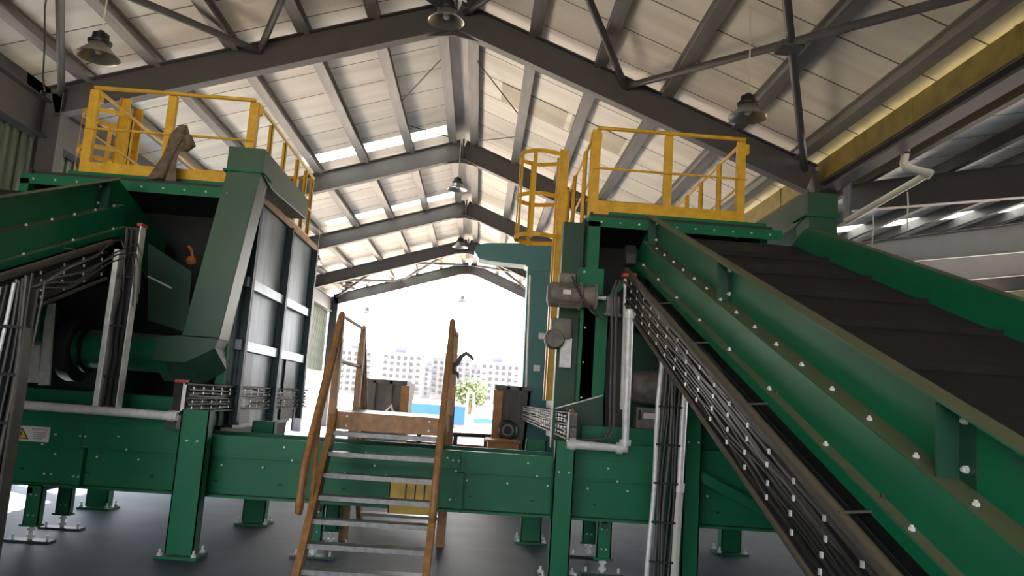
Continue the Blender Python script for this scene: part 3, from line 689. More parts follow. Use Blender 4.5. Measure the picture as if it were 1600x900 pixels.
# ------------------------------------------------------------------ yellow guard railings
def railing(label, x0, x1, xs, y0, y1, ysl, ysr, zb=4.0, zt=5.18):
    t = thing('guard_railing', label, 'railing', ((x0+x1)/2, (y0+y1)/2, zb))
    def post(x, y, w=.1, dx=1, zlow=zb-.06, ch='x'):
        m = MB()
        if ch == 'x': m.box(x-w/2, x+w/2, y-.01, y, zlow, zt-.02); m.box(x-w/2, x-w/2+.01, y, y+.06, zlow, zt-.02); m.box(x+w/2-.01, x+w/2, y, y+.06, zlow, zt-.02)
        else: m.box(x-.01, x, y-w/2, y+w/2, zlow, zt-.02); m.box(x-.05, x, y-w/2, y-w/2+.01, zlow, zt-.02); m.box(x-.05, x, y+w/2-.01, y+w/2, zlow, zt-.02)
        m.build('post', YELLOW, t)
    for x in xs: post(x, y0, .1 if x not in (xs[0],) else .11)
    for y in ysl: post(x0, y, .08, ch='y')
    for y in ysr: post(x1, y, .08, ch='y')
    for x in (x0+.5, (x0+x1)/2, x1-.3): post(x, y1, .08)
    def rail(p, q, r=.022):
        m = MB(); m.tube([p, q], r, 10); return m
    rail((x0-.0,y0-.02,zt),(x1+.0,y0-.02,zt),.026).build('top_rail', YELLOW, t, True)
    rail((x0-.03,y0-.02,zb+.66),(x1+.03,y0-.02,zb+.66),.016).build('mid_rail', YELLOW, t, True)
    for x, yy in ((x0, ysl), (x1, ysr)):
        ya, yb_ = min(yy), max(yy)
        rail((x,ya-.05,zt),(x,yb_,zt)).build('top_rail', YELLOW, t, True)
        rail((x,ya-.05,zb+.62),(x,yb_,zb+.62),.015).build('mid_rail', YELLOW, t, True)
        m = MB(); m.box(x-.006,x+.006,ya,yb_,zb+.06,zb+.2); m.build('toe_board', YELLOW, t)
    rail((x0,y1,zt),(x1,y1,zt)).build('top_rail', YELLOW, t, True); rail((x0,y1,zb+.62),(x1,y1,zb+.62),.015).build('mid_rail', YELLOW, t, True)
    m = MB(); m.box(x0,x1,y0-.016,y0-.008,zb+.06,zb+.24); m.box(x0,x1,y0-.016,y0+.03,zb+.06,zb+.066); m.build('toe_board', YELLOW, t)
    for x in (x0+.0, x1):
        m = MB(); m.box(x-.07,x+.07,y0+.04,y0+.1,zt-.16,zt-.04); m.build('corner_link', YELLOW, t)
    return t
railing('yellow guard railing on top of the left machine', -4.97, -3.0, [-4.97,-4.02,-3.02], 9.5, 13.0, [9.62,10.6,11.9,13.0], [9.66,10.35,11.1,11.9,12.5,13.0])
railing('yellow guard railing on top of the right machine', 1.27, 3.16, [1.27,2.19,3.12], 9.5, 13.0, [9.66,10.4,11.6,12.4,13.0], [9.66,10.5,11.4,12.2,13.0])

# caged ladders
def ladder(label, xw, yc, zbot, ztop, zc, dirx=-1):
    t = thing('cage_ladder', label, 'ladder', (xw, yc, zbot))
    for s in (-1, 1):
        m = MB(); m.box(xw-.06, xw+.06, yc+s*.2-.012, yc+s*.2+.012, zbot, ztop); m.box(xw-.07,xw-.06,yc+s*.2-.04,yc+s*.2+.04,zbot,ztop); m.build('side_rail', YELLOW, t)
    z = zbot+.15
    while z < ztop-.1:
        m = MB(); m.tube([(xw,yc-.2,z),(xw,yc+.2,z)], .014, 8); m.build('rung', YELLOW, t, True); z += .28
    R = .34
    def arc(ang): return (xw+dirx*(.3+.0)+dirx*R*math.cos(ang), yc+R*math.sin(ang))
    for z in zc:
        m = MB(); pts = [(xw, yc-.22)]+[arc(-math.pi/2+math.pi*k/16) for k in range(17)]+[(xw, yc+.22)]
        for p, q in zip(pts[:-1], pts[1:]): m.beam((p[0],p[1],z),(q[0],q[1],z), .006, .06)
        m.build('hoop', YELLOW, t)
    for ang in (-1.2, -.5, .3, 1.2):
        p = arc(ang); m = MB(); n = Vector((p[0]-(xw+dirx*.3), p[1]-yc, 0)).normalized()
        m.beam((p[0]-n[0]*.008,p[1]-n[1]*.008,zc[0]-.05),(p[0]-n[0]*.008,p[1]-n[1]*.008,zc[-1]+.03), .055, .006, up=tuple(n)); m.build('cage_strap', YELLOW, t)
    return t
ladder('yellow caged ladder on the left side of the right machine', 1.0, 11.0, 1.75, 5.3, (4.02,4.6,5.22))
ladder('yellow caged ladder at the left rear of the left machine', -5.15, 10.9, 3.9, 5.5, (4.1,4.75,5.27))

# plastic sheet draped on left railing
t = MB(); pts = [at(286,196,9.42), at(281,212,9.40), at(272,228,9.38), at(265,245,9.3), at(258,262,9.2), at(250,281,9.15)]
rings = []; n = 20
rad = [.04,.10,.085,.075,.10,.14]
for i, p in enumerate(pts):
    g_ = []
    for k in range(n):
        a = 2*math.pi*k/n; r = rad[i]*(1+.35*math.sin(5*a+i*.4)+.2*noise.noise((i*.7,k*.9,3)))
        g_.append(p+Vector((r*math.cos(a)*.95, r*.4*math.sin(a), .012*math.sin(3*a))))
    rings.append(g_)
vs = [p for g_ in rings for p in g_]; fs = [(i*n+k, i*n+(k+1)%n, (i+1)*n+(k+1)%n, (i+1)*n+k) for i in range(len(pts)-1) for k in range(n)]
fs += [tuple(range(n-1,-1,-1)), tuple((len(pts)-1)*n+k for k in range(n))]
t.add(vs, fs); q = at(300,220,9.36)
t.tube([at(284,210,9.4), at(293,216,9.34), at(297,226,9.34), at(290,232,9.36), at(280,234,9.38)], [.03,.06,.07,.05,.02], 10)
tag(t.build('plastic_sheet', BAG, smooth=True), 'crumpled brown grey plastic sheet tied to the left railing', 'plastic sheet')

# ------------------------------------------------------------------ inclined conveyors
K = .3648
def incl(label, xn, xf, sgn, y_tip, y0, opts):
    """xn near wall, xf far wall, sgn=+1 when the far wall lies to the right"""
    w0 = opts['w']
    def Z(y, w): return H+K*y+w
    t = thing('inclined_conveyor', label, 'conveyor', ((xn+xf)/2, y_tip, 0))
    s = sgn
    top, l1, l2, bot = w0, w0-.30, w0-.535, w0-.60
    # side walls as folded sheet; y along slope
    for side, x, d in (('near', xn, -s), ('far', xf, s)):
        m = MB()
        def strip(xa, xb, wa, wb, th=.008, y1=y_tip, y2=y_tip):
            A = [(xa, y0, Z(y0,wa)), (xa, y1, Z(y1,wa)), (xb, y2, Z(y2,wb)), (xb, y0, Z(y0,wb))]
            m.poly(A, th)
        strip(x, x, top, l1)                                   # upper board
        strip(x, x+d*.10, top, top, .01)                       # top flange turned outwards
        strip(x, x+d*.12, l1, l1, .01)                         # bolted ledge
        strip(x+d*.12, x+d*.12, l1, l2)                        # channel web
        strip(x+d*.12, x+d*.18, l2, l2, .01)                   # lower ledge
        strip(x+d*.18, x+d*.18, l2, bot)
        # head end cheek sloping down into the machine
        m.poly([(x,y_tip,Z(y_tip,top)),(x,y_tip+1.5,Z(y_tip,top)-.42),(x,y_tip+1.5,Z(y_tip,l2)-.55),(x,y_tip,Z(y_tip,l2))], .008)
        wl = m.build('side_wall', GREEN, t)
        step = .38
        ys = [y_tip-.15-step*i for i in range(int((y_tip-y0-.2)/step))]
        if side == 'near': bolts(wl, [(x+d*.075, y, Z(y,l1)+.006) for y in ys]+[(x+d*.15, y-.1, Z(y-.1,l2)+.006) for y in ys[::2]], 'z+', .014)
        for y in opts['stiff']:
            m = MB(); m.box(min(x,x+d*.095), max(x,x+d*.095), y-.006, y+.006, Z(y,l1), Z(y,top))
            m.poly([(x+d*.004,y-.11,Z(y-.11,l1)),(x+d*.004,y,Z(y,l1)),(x+d*.004,y,Z(y,top)),(x+d*.004,y-.11,Z(y-.11,top))], .006)
            st = m.build('stiffener', DGREEN, t)
            bolts(st, [(x+d*.012, y-.055, Z(y-.05,top)-.06), (x+d*.012, y-.055, Z(y-.05,l1)+.06)], 'x-' if d < 0 else 'x+', .016)
    m = MB(); xg = xn-s*.09
    m.poly([(xg,y0,Z(y0,l2)),(xg,y_tip-.4,Z(y_tip-.4,l2)),(xg,y_tip-.4,Z(y_tip-.4,l2-.42)),(xg,y0,Z(y0,l2-.42))], .006); m.build('dark_gap_sheet', DARK, t)  # dark sheet added to block the bright view and keep this gap black
    xa, xb = min(xn,xf)+.02, max(xn,xf)-.02
    m = MB(); m.poly([(xa,y0,Z(y0,l1+.02)),(xb,y0,Z(y0,l1+.02)),(xb,y_tip+.3,Z(y_tip+.3,l1+.02)),(xa,y_tip+.3,Z(y_tip+.3,l1+.02))], .02)
    m.poly([(xa,y0,Z(y0,l2-.02)),(xb,y0,Z(y0,l2-.02)),(xb,y_tip+.3,Z(y_tip+.3,l2-.02)),(xa,y_tip+.3,Z(y_tip+.3,l2-.02))], .02)
    y = y0+.4
    while y < y_tip: m.beam((xa+.05,y,Z(y,l1+.05)),(xb-.05,y,Z(y,l1+.05)), .05, .05); y += .9
    m.build('belt', RUBBER, t)
    m = MB(); m.tube([(xa,y_tip+.25,Z(y_tip,-.12+l1+.1)),(xb,y_tip+.25,Z(y_tip,-.12+l1+.1))], .15, 24); m.build('head_pulley', BLACK, t, True)
    xx = xn-s*.12
    if opts.get('bearing'):
     m = MB(); bc = at(984,402,8.62); xx = bc[0]+.06; zc = bc[2]
     m.prism([(y_tip-.12,zc-.1),(y_tip+.1,zc-.1),(y_tip+.14,zc-.02),(y_tip+.06,zc+.12),(y_tip-.06,zc+.13),(y_tip-.13,zc+.02)], 'x', min(xx,xx-s*.12), max(xx,xx-s*.12)); m.build('bearing', DARK, t, bevel=.015)
    for y in opts['legs']:
        for x in (xn, xf):
            m = MB(); m.box(x-.06, x+.06, y-.06, y+.06, .02, Z(y,bot)+.05); l = m.build('leg', GREEN, t)
            m = MB(); m.box(x-.15, x+.15, y-.15, y+.15, 0, .02); m.build('base_plate', GREEN, l)
    return t, Z
TRC, ZR = incl('huge green inclined conveyor rising from lower right into the right machine', 1.85, 3.60, 1, 8.62, 1.2,
     dict(bearing=True, w=-.965, stiff=[8.45, 5.85, 2.98], legs=[1.6]))
TLC, ZL = incl('green inclined conveyor at the left edge rising to left machine', -4.13, -5.85, -1, 8.62, 1.2,
     dict(w=-1.0, stiff=[8.3, 4.5], legs=[1.6]))
m = MB(); m.beam((1.85,3.1,.05),(3.5,3.1,.05),.1,.1)
# cable trays on the conveyors
def tray(label, x, s, ya, yb, wtop, wbot, Z, ncab, capx=True):
    t = thing('cable_tray', label, 'cable tray', (x, (ya+yb)/2, Z((ya+yb)/2, wbot)))
    m = MB(); m.tube([(x-s*.03,ya,Z(ya,wtop)),(x-s*.03,yb,Z(yb,wtop))], .036, 10); m.build('top_edge', TRAY, t, True)
    m = MB(); m.tube([(x-s*.03,ya,Z(ya,wbot)),(x-s*.03,yb,Z(yb,wbot))], .018, 8); m.build('bottom_edge', TRAY, t, True)
    m = MB(); m.poly([(x+s*.05,ya,Z(ya,wtop)),(x+s*.05,yb,Z(yb,wtop)),(x+s*.05,yb,Z(yb,wbot)),(x+s*.05,ya,Z(ya,wbot))], .006); m.build('back_sheet', DARK, t)
    y = ya+.2; L = yb-ya
    for i in range(ncab):
        f = (i+.6)/ncab; w = wtop+(wbot-wtop)*f; r = random.choice((.011,.014,.017,.02)); pts = []; n = int(L/.3)
        for k in range(n+1):
            yy = ya+L*k/n; pts.append((x+s*.01-s*random.uniform(0,.02), yy, Z(yy, w+random.uniform(-.012,.012))))
        m = MB(); m.tube(pts, r, 6); m.build('cable', random.choice((CABLE,BLACKCABLE,BLACKCABLE)), t, True)
    k = 0; yy = ya+.25
    while yy < yb-.1:
        for f in (.2,.4,.62,.82):
            w = wtop+(wbot-wtop)*f
            m = MB(); y3 = yy+random.uniform(-.02,.02)+f*.08; m.box(x-s*.03-.004, x-s*.03+.004, y3-.011, y3+.011, Z(y3,w)-.014, Z(y3,w)+.014); m.build('cable_tie', BOLT, t)
        yy += .34
    for yy in [ya+.6+1.2*i for i in range(int(L/1.2))]:
        m = MB(); zz = Z(yy,wtop); m.beam((x-s*.05,yy,zz+.035),(x+s*.14,yy,zz+.05),.02,.01,up=(0,0,1)); m.beam((x+s*.135,yy,zz+.04),(x+s*.135,yy,zz+.12),.02,.01,up=(1,0,0)); m.build('hanger', TRAY, t)
    return t
tR = tray('long cable tray packed with black cables hanging under right inclined conveyor', 1.58, 1, 1.5, 8.55, -1.60, -2.0, ZR, 14)
tL = tray('cable tray with loose grey cables under the left inclined conveyor', -3.86, -1, 5.6, 8.05, -1.61, -1.98, ZL, 2)
# vertical trays and conduits
def vtray(label, x, y, z0, z1, w, ncab, lw=.05, cap=True):
    t = thing('cable_riser', label, 'cable riser', (x, y, z0))
    m = MB(); m.box(x-w/2-lw, x-w/2, y-.06, y+.06, z0, z1-.25); m.build('side_channel', GALV, t, bevel=.01)
    m = MB(); m.box(x+w/2, x+w/2+.012, y-.06, y+.06, z0, z1); m.build('side_channel', GALV, t)
    m = MB(); m.box(x-w/2, x+w/2, y+.04, y+.05, z0, z1); m.build('back_sheet', DARK, t)
    for i in range(ncab):
        xx = x-w/2+w*(i+.5)/ncab; n = 8; r = random.choice((.011,.013,.016))
        m = MB(); m.tube([(xx+random.uniform(-.012,.012), y+random.uniform(-.02,.02), z0+(z1-z0-.02)*k/n) for k in range(n+1)], r, 6); m.build('cable', random.choice((CABLE,BLACKCABLE)), t, True)
    for z in [z0+.3+.5*i for i in range(int((z1-z0-.2)/.5))]:
        m = MB(); m.box(x-w/2-.0, x+w/2, y-.045, y-.036, z-.01, z+.01); m.build('cable_tie', BLACK, t)
    if cap:
        m = MB(); m.box(x+w/2-.03, x+w/2+.02, y-.065, y+.065, z1, z1+.03); m.build('end_cap', RED, t)
    return t
vtray('pale cable riser with red end cap left of the tall duct', -3.60, 8.0, 1.38, 3.20, .17, 3, .055)
def conduit(label, pts, r, name='conduit', m_=GALV):
    m = MB(); m.tube(pts, r, 12)
    for p, q in zip(pts[:-1], pts[1:]):
        p, q = Vector(p), Vector(q); d = (q-p).normalized()
        for e in (p+d*.03, q-d*.09): m.tube([e, e+d*.06], r*1.18, 12)
    return tag(m.build(name, m_, smooth=True), label, 'conduit')
conduit('horizontal pale conduit along the top of bench at left', [(-5.3,8.0,1.355),(-2.93,8.0,1.335)], .045)
conduit('L shaped pale conduit right of the right front leg', [(.93,8.0,1.32),(1.52,8.0,1.31),(1.50,8.0,2.72)], .05)
for i, (dx, lab) in enumerate(((-.11,'thin grey cable nearest the gear motor, dropping beside the L shaped conduit'), (-.07,'second thin grey cable dropping beside the L shaped conduit'))):
    m = MB(); x = 1.45+dx; m.tube([(x+.02,8.02,3.02),(x-.02,8.02,2.9),(x,8.02,2.3),(x+.02,8.03,1.5),(x-.02,8.03,1.4),(x-.2,8.03,1.37),(x-.4,8.04,1.36)], .013, 8)
    tag(m.build('cable', CABLE, smooth=True), lab, 'cable', 'loose cables by the right conduit')
# right vertical bundle below the big conveyor
t = thing('cable_riser', 'tall bundle of grey conduits and cables below the big right conveyor', 'cable riser', (1.85, 7.4, 0))
for x, r, z1, mm in ((1.66,.022,2.3,GALV),(1.71,.016,2.45,CABLE),(1.745,.018,2.5,BLACKCABLE),(1.78,.022,2.55,CABLE),(1.82,.018,2.5,BLACKCABLE),(1.855,.022,2.5,BLACKCABLE)):
    m = MB(); n = 9; m.tube([(x+.012*math.sin(k*1.1+x*40)+.05*(k/n)*1.2, 7.4+.015*math.cos(k+x*9), z1*k/n) for k in range(n+1)], r, 8); m.build('cable' if mm is not GALV else 'pipe', mm, t, True)
m = MB(); m.tube([(1.90,7.42,0),(1.93,7.42,1.05)], .045, 14); m.build('pipe', PVC, t, True)
m = MB(); m.tube([(1.93,7.42,1.0),(1.95,7.42,2.0)], .038, 14); m.tube([(1.928,7.42,.98),(1.931,7.42,1.06)], .052, 14); m.build('pipe', GALV, t, True)
for z in (.35,.7,1.05,1.4,1.75):
    m = MB(); m.box(1.66+.04*z/2, 1.88+.05*z/2, 7.365, 7.372, z-.01, z+.01); m.build('cable_tie', BLACK, t)
m = MB(); m.box(1.80,1.86,7.46,7.47,1.7,2.75); m.box(1.92,1.94,7.46,7.47,1.7,2.7); m.build('hanger_strip', DARK, t)
# loose cables leaving the tray head into the risers
for i, (a, b) in enumerate([((975,440),(1045,545)), ((978,465),(1040,560)), ((985,450),(1050,530)), ((976,475),(1030,520))]):
    p, q = at(*a, 8.25), at(*b, 7.6); mid = (p+q)/2+Vector((.05-.03*i, 0, -.02*i+.03))
    m = MB(); m.tube([p, p+(mid-p)*.5+Vector((0,0,.03)), mid, q+(mid-q)*.4+Vector((0,0,.02)), q, q+Vector((.0,-.05,-.3))], .012, 8)
    tag(m.build('cable', CABLE, smooth=True), 'loose grey cable sagging at the big conveyor tray head, %s' % ['topmost, beside red caps','third start from the top','second start from the top','lowest start'][i], 'cable', 'loose cables at the tray head')
t = thing('tray_end_cap', 'pair of red end caps at the head of the big conveyor tray', 'cap', at(985,432,8.3))
for px in (977, 988):
    q = at(px,431,8.3); m = MB(); m.box(q[0]-.035,q[0]+.035,8.24,8.36,q[2]-.02,q[2]+.02); m.build('cap', RED, t, bevel=.006)
conduit('thin pale tube dropping from the left red end cap beside the conveyor head', [at(977,436,8.27), at(971,640,8.27)], .016)
# near left vertical bundle
t = thing('cable_riser', 'dark near bundle of cables and conduits at the left edge', 'cable riser', (-3.4, 6.0, 0))
for i in range(9):
    x = -3.69+.038*i; r = random.choice((.012,.015,.018)); mm = (BLACKCABLE,CABLE,GALV,BLACKCABLE,GALV,CABLE,BLACKCABLE,CABLE,BLACKCABLE)[i]; z1 = 2.25+.02*i; n = 8
    m = MB(); m.tube([(x+.008*math.sin(k*1.3+i), 6.0+.02*math.cos(k+i), z1*k/n) for k in range(n+1)], r, 8); m.build('cable', mm, t, True)
m = MB(); m.box(-3.73,-3.36,6.04,6.05,0,2.3); m.build('back_sheet', DARK, t)
m = MB(); m.box(-3.365,-3.345,5.93,6.06,0,2.0); m.build('side_channel', TRAY, t)
for z in (.5,.9,1.3,1.65,2.0):
    m = MB(); m.box(-3.71,-3.36,5.965,5.975,z-.012,z+.012); m.build('cable_tie', BLACK, t)
for i, (a, b, c_) in enumerate([((215,380),(120,440),(42,450)), ((212,395),(130,425),(48,448)), ((205,400),(110,450),(44,455)), ((190,375),(150,400),(70,440))]):
    p, q, r = at(*a, 7.9), at(*b, 7.0), at(*c_, 6.05)
    m = MB(); m.tube([p+Vector((.06,.05,-.5)), p+Vector((.05,0,-.12)), p, p+(q-p)*.4+Vector((0,0,.05)), q, q+(r-q)*.6+Vector((0,0,.02)), r, r+Vector((.0,0,-.12)), r+Vector((-.02,0,-.5))], .0085, 8)
    tag(m.build('cable', CABLE, smooth=True), 'loose grey cable looping in left tray toward edge bundle, %s' % ['outermost','second','third','innermost'][i], 'cable', 'loose cables in the left tray')
# horizontal trays along the machines
def htray(label, x, y0, y1, z0, z1, ncab):
    t = thing('cable_tray', label, 'cable tray', (x, (y0+y1)/2, z0))
    s = 1 if x < 0 else -1
    m = MB(); m.box(x-.006,x+.006,y0,y1,z1-.02,z1); m.box(x-s*.1,x+s*.006,y0,y1,z1-.006,z1); m.build('top_edge', TRAY, t)
    m = MB(); m.box(x-.006,x+.006,y0,y1,z0,z0+.02); m.box(min(x,x-s*.1),max(x,x-s*.1),y0,y1,z0,z0+.006); m.build('bottom_edge', TRAY, t)
    m = MB(); m.box(x-s*.1-.003,x-s*.1+.003,y0,y1,z0,z1); m.build('back_sheet', DARK, t)
    m = MB(); m.box(min(x-s*.1,x),max(x-s*.1,x),y0,y0+.012,z0,z0+.02); m.box(x-s*.02,x+.006,y0,y0+.03,z0,z1); m.build('end_bar', GALV, t)
    m = MB(); m.box(x-s*.08-.02,x+.02,y0-.02,y0+.03,z1,z1+.025); m.build('end_cap', RED, t)
    for i in range(ncab):
        z = z0+.03+(z1-z0-.06)*(i+.5)/ncab; n = 14
        pts = [(x-s*(.01+.03*random.random()), y0+.15+(y1-y0-.2)*k/n, z+random.uniform(-.012,.012)) for k in range(n+1)]
        if i > ncab-3: pts = [(x-s*.03,y0+.02,z0-.02),(x-s*.02,y0+.1,z-.1)]+pts
        m = MB(); m.tube(pts, random.choice((.010,.013)), 6); m.build('cable', random.choice((CABLE,CABLE,BLACKCABLE)), t, True)
    yy = y0+.25
    while yy < y1-.1:
        for z in (z0+.05,z0+.11,(z0+z1)/2+.05,z1-.05):
            m = MB(); m.box(x-.003,x+.003,yy-.01,yy+.01,z-.014,z+.014); m.build('cable_tie', BOLT, t)
        yy += .3
    return t
htray('cable tray with red end cap along the left machine side wall', -2.90, 8.02, 13.8, 1.37, 1.67, 8)
htray('cable tray with red end cap running back beside the teal duct', .93, 8.05, 16.0, 1.36, 1.64, 7)

# drain pipe under the side bay
t = thing('drain_pipe', 'white bent plastic drainpipe strapped below the right eave beam', 'pipe', at(1415,265,11.2))
YD = 10.2
p0, p1, p2, p3 = at(1419,212,YD), at(1412,262,YD), at(1453,270,YD), at(1322,346,11.9)
m = MB(); m.tube([p0, p1+Vector((0,0,.06)), p1+Vector((.02,0,.015)), p1+Vector((.07,0,0)), p2-Vector((.06,0,0)), p2, p2+Vector((0,.08,-.02))], .055, 14); m.build('elbow_pipe', PVC, t, True)
m = MB(); m.tube([p2+Vector((0,.02,0)), p3], .05, 14); m.build('run_pipe', PVC, t, True)
for q in (p0+(p1-p0)*.55, ):
    m = MB(); m.tube([q+Vector((0,0,.015)), q-Vector((0,0,.015))], .06, 14); m.build('strap', BLACK, t)
for px, py, lab in ((1418,300,'thin wire loop hanging below white drainpipe elbow'), (1364,335,'pale thin cord hanging in the side bay above the conveyor wall')):
    q = at(px, py, 11.0); m = MB(); m.tube([q, q+Vector((.01,0,-.2)), q+Vector((-.01,0,-.4)), q+Vector((0,0,-.58))], .012, 6); tag(m.build('cord', PVC, smooth=True), lab, 'cord')
m = MB(); q = at(70,12,9.5); m.tube([(q[0],9.5,zl(q[0],DB)), q, at(70,70,9.5), at(67,120,9.5), at(70,142,9.5)], .012, 6); tag(m.build('cord', CABLE, smooth=True), 'dark cord hanging from the roof at the far left', 'cord')

# ------------------------------------------------------------------ yard and plant behind the machines
def bin_(label, pts, Y, depth, rim, ang=0):
    t = thing('waste_hopper', label, 'hopper', at(*pts[3], Y))
    P = [at(*p, Y) for p in pts]; x0, x1, z0, z1 = P[0][0], P[1][0], 0.02, P[0][2]
    m = MB(); m.prism([(x0+.15,z0),(x1-.1,z0),(x1,z1),(x0,z1)], 'y', Y, Y+.05); m.prism([(x0+.15,z0),(x1-.1,z0),(x1,z1),(x0,z1)], 'y', Y+depth-.05, Y+depth)
    m.loft([(x0,Y,z1),(x0+.05,Y,z1),(x0+.2,Y,z0),(x0+.15,Y,z0)],[(x0,Y+depth,z1),(x0+.05,Y+depth,z1),(x0+.2,Y+depth,z0),(x0+.15,Y+depth,z0)])
    m.loft([(x1-.05,Y,z1),(x1,Y,z1),(x1-.1,Y,z0),(x1-.15,Y,z0)],[(x1-.05,Y+depth,z1),(x1,Y+depth,z1),(x1-.1,Y+depth,z0),(x1-.15,Y+depth,z0)])
    m.box(x0+.15,x1-.1,Y,Y+depth,z0,z0+.05); m.build('body', BIN, t)
    m = MB(); m.box(x0-.03,x1+.03,Y-.03,Y+.03,z1-.06,z1+.02); m.build('rim', BIN, t)
    for x in rim:
        m = MB(); m.box(x-.09,x+.09,Y-.08,Y+.04,z0,z1-.08); m.build('corner_post', TAN, t)
    for sx_ in (.35,.7):
        x = x0+(x1-x0)*sx_; m = MB(); m.box(x-.03,x+.03,Y-.03,Y,z0,z1); m.build('stiffener', BIN, t)
    return t, x0, x1, z1
h, a0, a1, az = bin_('dark open steel hopper behind the stairs at left', [(560,592),(634,602),(634,690),(560,690)], 17, 2.5, [at(634,610,17)[0]])
m = MB(); m.tube([at(594,655,16.9), at(612,634,16.9), at(618,655,16.9)], .05, 8); tag(m.build('bent_bar', GALV, smooth=True), 'pale bent steel bar leaning on the dark hopper', 'bar')
h2, b0, b1, bz = bin_('dark steel hopper left of the teal duct', [(776,603),(830,606),(830,690),(776,690)], 16, 2.0, [at(779,610,16)[0]])
g = thing('gear_motor', 'small round motor on the front of the far right hopper', 'motor', at(793,672,15.8))
q = at(793,672,15.8); m = MB(); m.lathe([(0,-.12),(.16,-.12),(.2,-.06),(.2,.1),(0,.1)], q, 'y', 22); m.build('motor_body', BLACK, g, True)
m = MB(); m.lathe([(.08,-.14),(.12,-.14),(.12,-.11),(.08,-.11)], q, 'y', 20, True); m.build('cover_ring', MOTOR, g, True)
m = MB(); m.box(q[0]-.18,q[0]+.18,15.75,16,q[2]-.3,q[2]-.18); m.build('foot', MOTOR, g)
q0, q1 = at(762,690,15), at(808,712,15); m = MB(); m.box(q0[0],q1[0],15,15.9,.02,q0[2]); m.box(q0[0]-.04,q1[0]+.04,14.96,15.94,q0[2],q0[2]+.04)
tag(m.build('tool_chest', TAN, bevel=.01), 'low tan steel box in front of the far right hopper', 'box')
# dark barrier rails
t = thing('barrier_rail', 'dark low barrier rails with peach boards behind the bench', 'barrier', (-.8, 19, 0))
m = MB(); m.tube([at(560,672,19), at(780,682,19)], .05, 8); m.build('top_bar', DARK, t, True)
for px in (655, 686, 703, 712, 760): 
    q = at(px,680,19); m = MB(); m.box(q[0]-.05,q[0]+.05,18.95,19.05,0,q[2]+.02); m.build('post', TAN if px == 703 else DARK, t)
m = MB(); m.box(at(560,690,19.1)[0], at(770,690,19.1)[0], 19.08, 19.12, .25, .62); m.build('board', PEACH, t)
# blue topped hoarding
for i, (pa, pb, Y, lab) in enumerate([((600,626),(728,636),46,'blue topped grey hoarding in the yard behind the stairs'), ((735,654),(860,660),58,'lower blue topped hoarding right of the white poles')]):
    a, b = at(*pa, Y), at(*pb, Y); t = thing('site_hoarding', lab, 'hoarding', ((a[0]+b[0])/2, Y, -.05))
    zt = (a[2]+b[2])/2
    m = MB(); m.box(a[0],b[0],Y,Y+.1,max(.0,zt-1.05) if i == 0 else .05,zt); m.build('blue_band', BLUE, t)
    m = MB(); m.box(a[0],b[0],Y+.02,Y+.12,-.05,zt-1.05 if i == 0 else .05); m.build('lower_sheet', HOARD if i == 0 else PEACH, t)
    for k in range(5):
        x = a[0]+(b[0]-a[0])*k/4; m = MB(); m.box(x-.05,x+.05,Y+.12,Y+.2,-.05,zt); m.build('post', HOARD, t)
for px, lab in ((731,'white pole left of pair by the blue hoarding'), (741,'white pole right of pair, with bent top')):
    a = at(px, 616, 44); m = MB(); m.tube([(a[0],44,-.05),(a[0],44,a[2]-.1),(a[0]+.0,44,a[2]),(a[0]+(.1 if px == 731 else -.25),44,a[2]+.12)], .07, 8); tag(m.build('pole', PVC, smooth=True), lab, 'pole', 'white poles in the yard')
# tree
c = at(735,612,90); t = thing('tree', 'pale green tree in the yard before the apartment blocks', 'tree', (c[0],90,-.05))
m = MB(); m.tube([(c[0],90,-.05),(c[0]+.2,90,1.2),(c[0],90,2.5)], [.25,.2,.12], 8); m.build('trunk', BARK, t, True)
m = MB()
for i in range(1500):
    v = Vector((random.gauss(0,1),random.gauss(0,1),random.gauss(0,1))).normalized()*random.uniform(.4,1)
    p = Vector((c[0]+v[0]*2.0, 90+v[1]*1.9, 2.3+v[2]*1.6+.5*noise.noise(v*2))); u = Vector((random.random()-.5,random.random()-.5,random.random()-.5)).normalized(); w = u.orthogonal()
    m.add([p-u*.22, p-w*.12, p+u*.22, p+w*.12], [(0,1,2,3)])
m.build('foliage', LEAF, t)
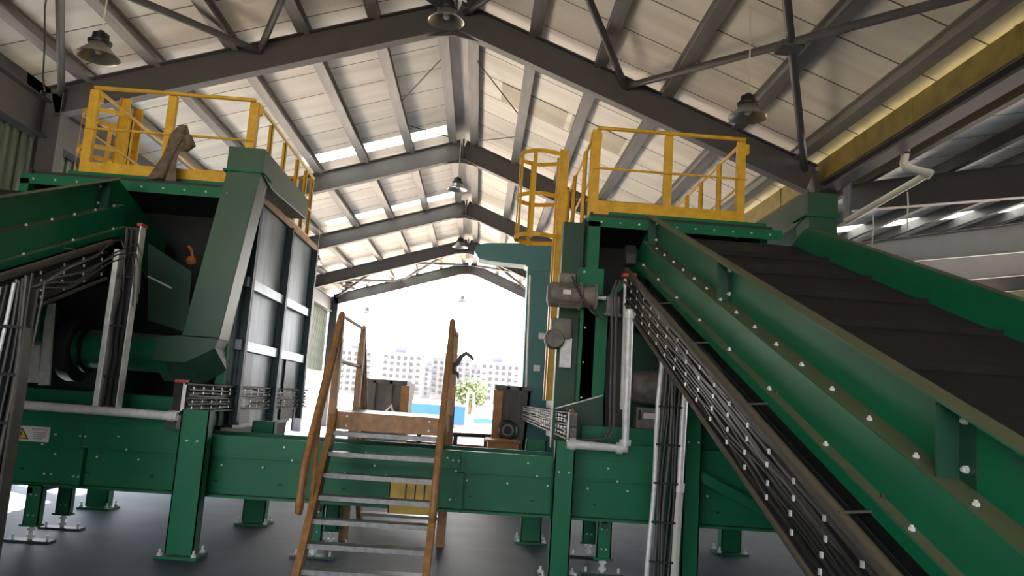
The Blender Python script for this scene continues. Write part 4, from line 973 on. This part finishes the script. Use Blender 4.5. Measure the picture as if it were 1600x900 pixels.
# apartment blocks
def block(label, px0, px1, pyt, Y, m1, cols, tower=None):
    a, b = at(px0, pyt, Y), at(px1, pyt+(px1-px0)*.07, Y); x0, x1, zt = a[0], b[0], (a[2]+b[2])/2
    t = thing('apartment_block', label, 'building', ((x0+x1)/2, Y, -.05), 'apartment blocks beyond the yard')
    m = MB(); m.box(x0,x1,Y,Y+16,-.05,zt); m.build('walls', m1, t)
    W = x1-x0
    m = MB(); m.box(x0-.5,x1+.5,Y-.6,Y+16.5,zt,zt+.7); m.build('parapet', APT2, t)
    m = MB(); m.box(x0+W*.28,x0+W*.55,Y+4,Y+10,zt,zt+4); m.build('roof_house', APT2, t)
    m = MB(); m.box(x0+W*.36,x0+W*.7,Y-.8,Y,zt*.35,zt-3.2); m.build('grey_bay', APT2, t)
    for s in (0.0, .86):
        m = MB()
        for k in range(1, int(zt/3.1)): m.box(x0+W*s,x0+W*(s+.14),Y-1.4,Y,k*3.1-.2,k*3.1+.9)
        m.build('balcony_stack', APT2 if m1 is APT else APT, t)
    first = None
    rows = int((zt-1)/3.1)
    rows = min(rows, 95//cols)
    for r in range(rows):
        z = zt-1.2-3.1*r
        for k in range(cols):
            x = x0+W*(.09+.82*k/(cols-1))
            if first is None:
                m = MB(); m.box(x-.75,x+.75,Y-1.0,Y+.02,z-1.5,z); first = m.build('window', WIN, t)
            else:
                o = first.copy(); COL.objects.link(o); o.parent = t; base = WL[first.name]
                fx = x0+W*.09; fz = zt-1.2
                o.location = first.location+Vector((x-fx, 0, z-fz))
    return t
block('white apartment block left of the stair rail, partly hidden', 533, 581, 545, 420, APT, 5)
block('white apartment block with rooftop hut seen left of right stair post', 598, 660, 551, 400, APT, 6)
block('pale apartment block directly behind the right stair post', 676, 736, 560, 420, APT, 6)
block('pale apartment block right of the stairs, above the far hopper', 752, 813, 566, 400, APT, 6)
block('distant washed out apartment block between the two middle blocks', 655, 690, 572, 520, APT2, 4)
block('distant washed out apartment block behind the tree', 728, 760, 575, 520, APT2, 4)

# ------------------------------------------------------------------ light
w = bpy.data.worlds.new('daylight'); scn.world = w; w.use_nodes = True
bg = w.node_tree.nodes['Background']; bg.inputs['Color'].default_value = (.92,.97,1.06,1); bg.inputs['Strength'].default_value = 2.5
def portal(loc, rot, sx, sy):
    l = bpy.data.lights.new('daylight_portal', 'AREA'); l.shape = 'RECTANGLE'; l.size = sx; l.size_y = sy; l.cycles.is_portal = True
    o = bpy.data.objects.new('daylight_portal', l); COL.objects.link(o); o.location = loc; o.rotation_euler = rot
portal((-.9,37.6,3.2), (math.radians(-90),0,0), 13, 6.4)
portal((7.9,37.6,2), (math.radians(-90),0,0), 4.2, 4)
portal((24.15,22.7,3.2), (0,math.radians(90),0), 6.4, 29.4)
portal((21,37.6,2.2), (math.radians(-90),0,0), 6, 4.5)

portal((-7.5,23.9,1.25), (0,math.radians(-90),0), 2.5, 27)
portal((-2.95,-6.2,2.6), (math.radians(90),0,0), 8.3, 5.2)
sl = bpy.data.lights.new('sun', 'SUN'); sl.energy = 22; sl.angle = .02; sl.color = (1,.95,.86)
so = bpy.data.objects.new('sun', sl); COL.objects.link(so); so.rotation_euler = Vector((-.55,.40,.75)).to_track_quat('Z','Y').to_euler()
scn.view_settings.view_transform = 'Standard'; scn.view_settings.look = 'None'; scn.view_settings.exposure = 1.3; scn.view_settings.gamma = 1
scn.view_settings.use_curve_mapping = False
scn.cycles.max_bounces = 10; scn.cycles.diffuse_bounces = 6; scn.cycles.use_denoising = True
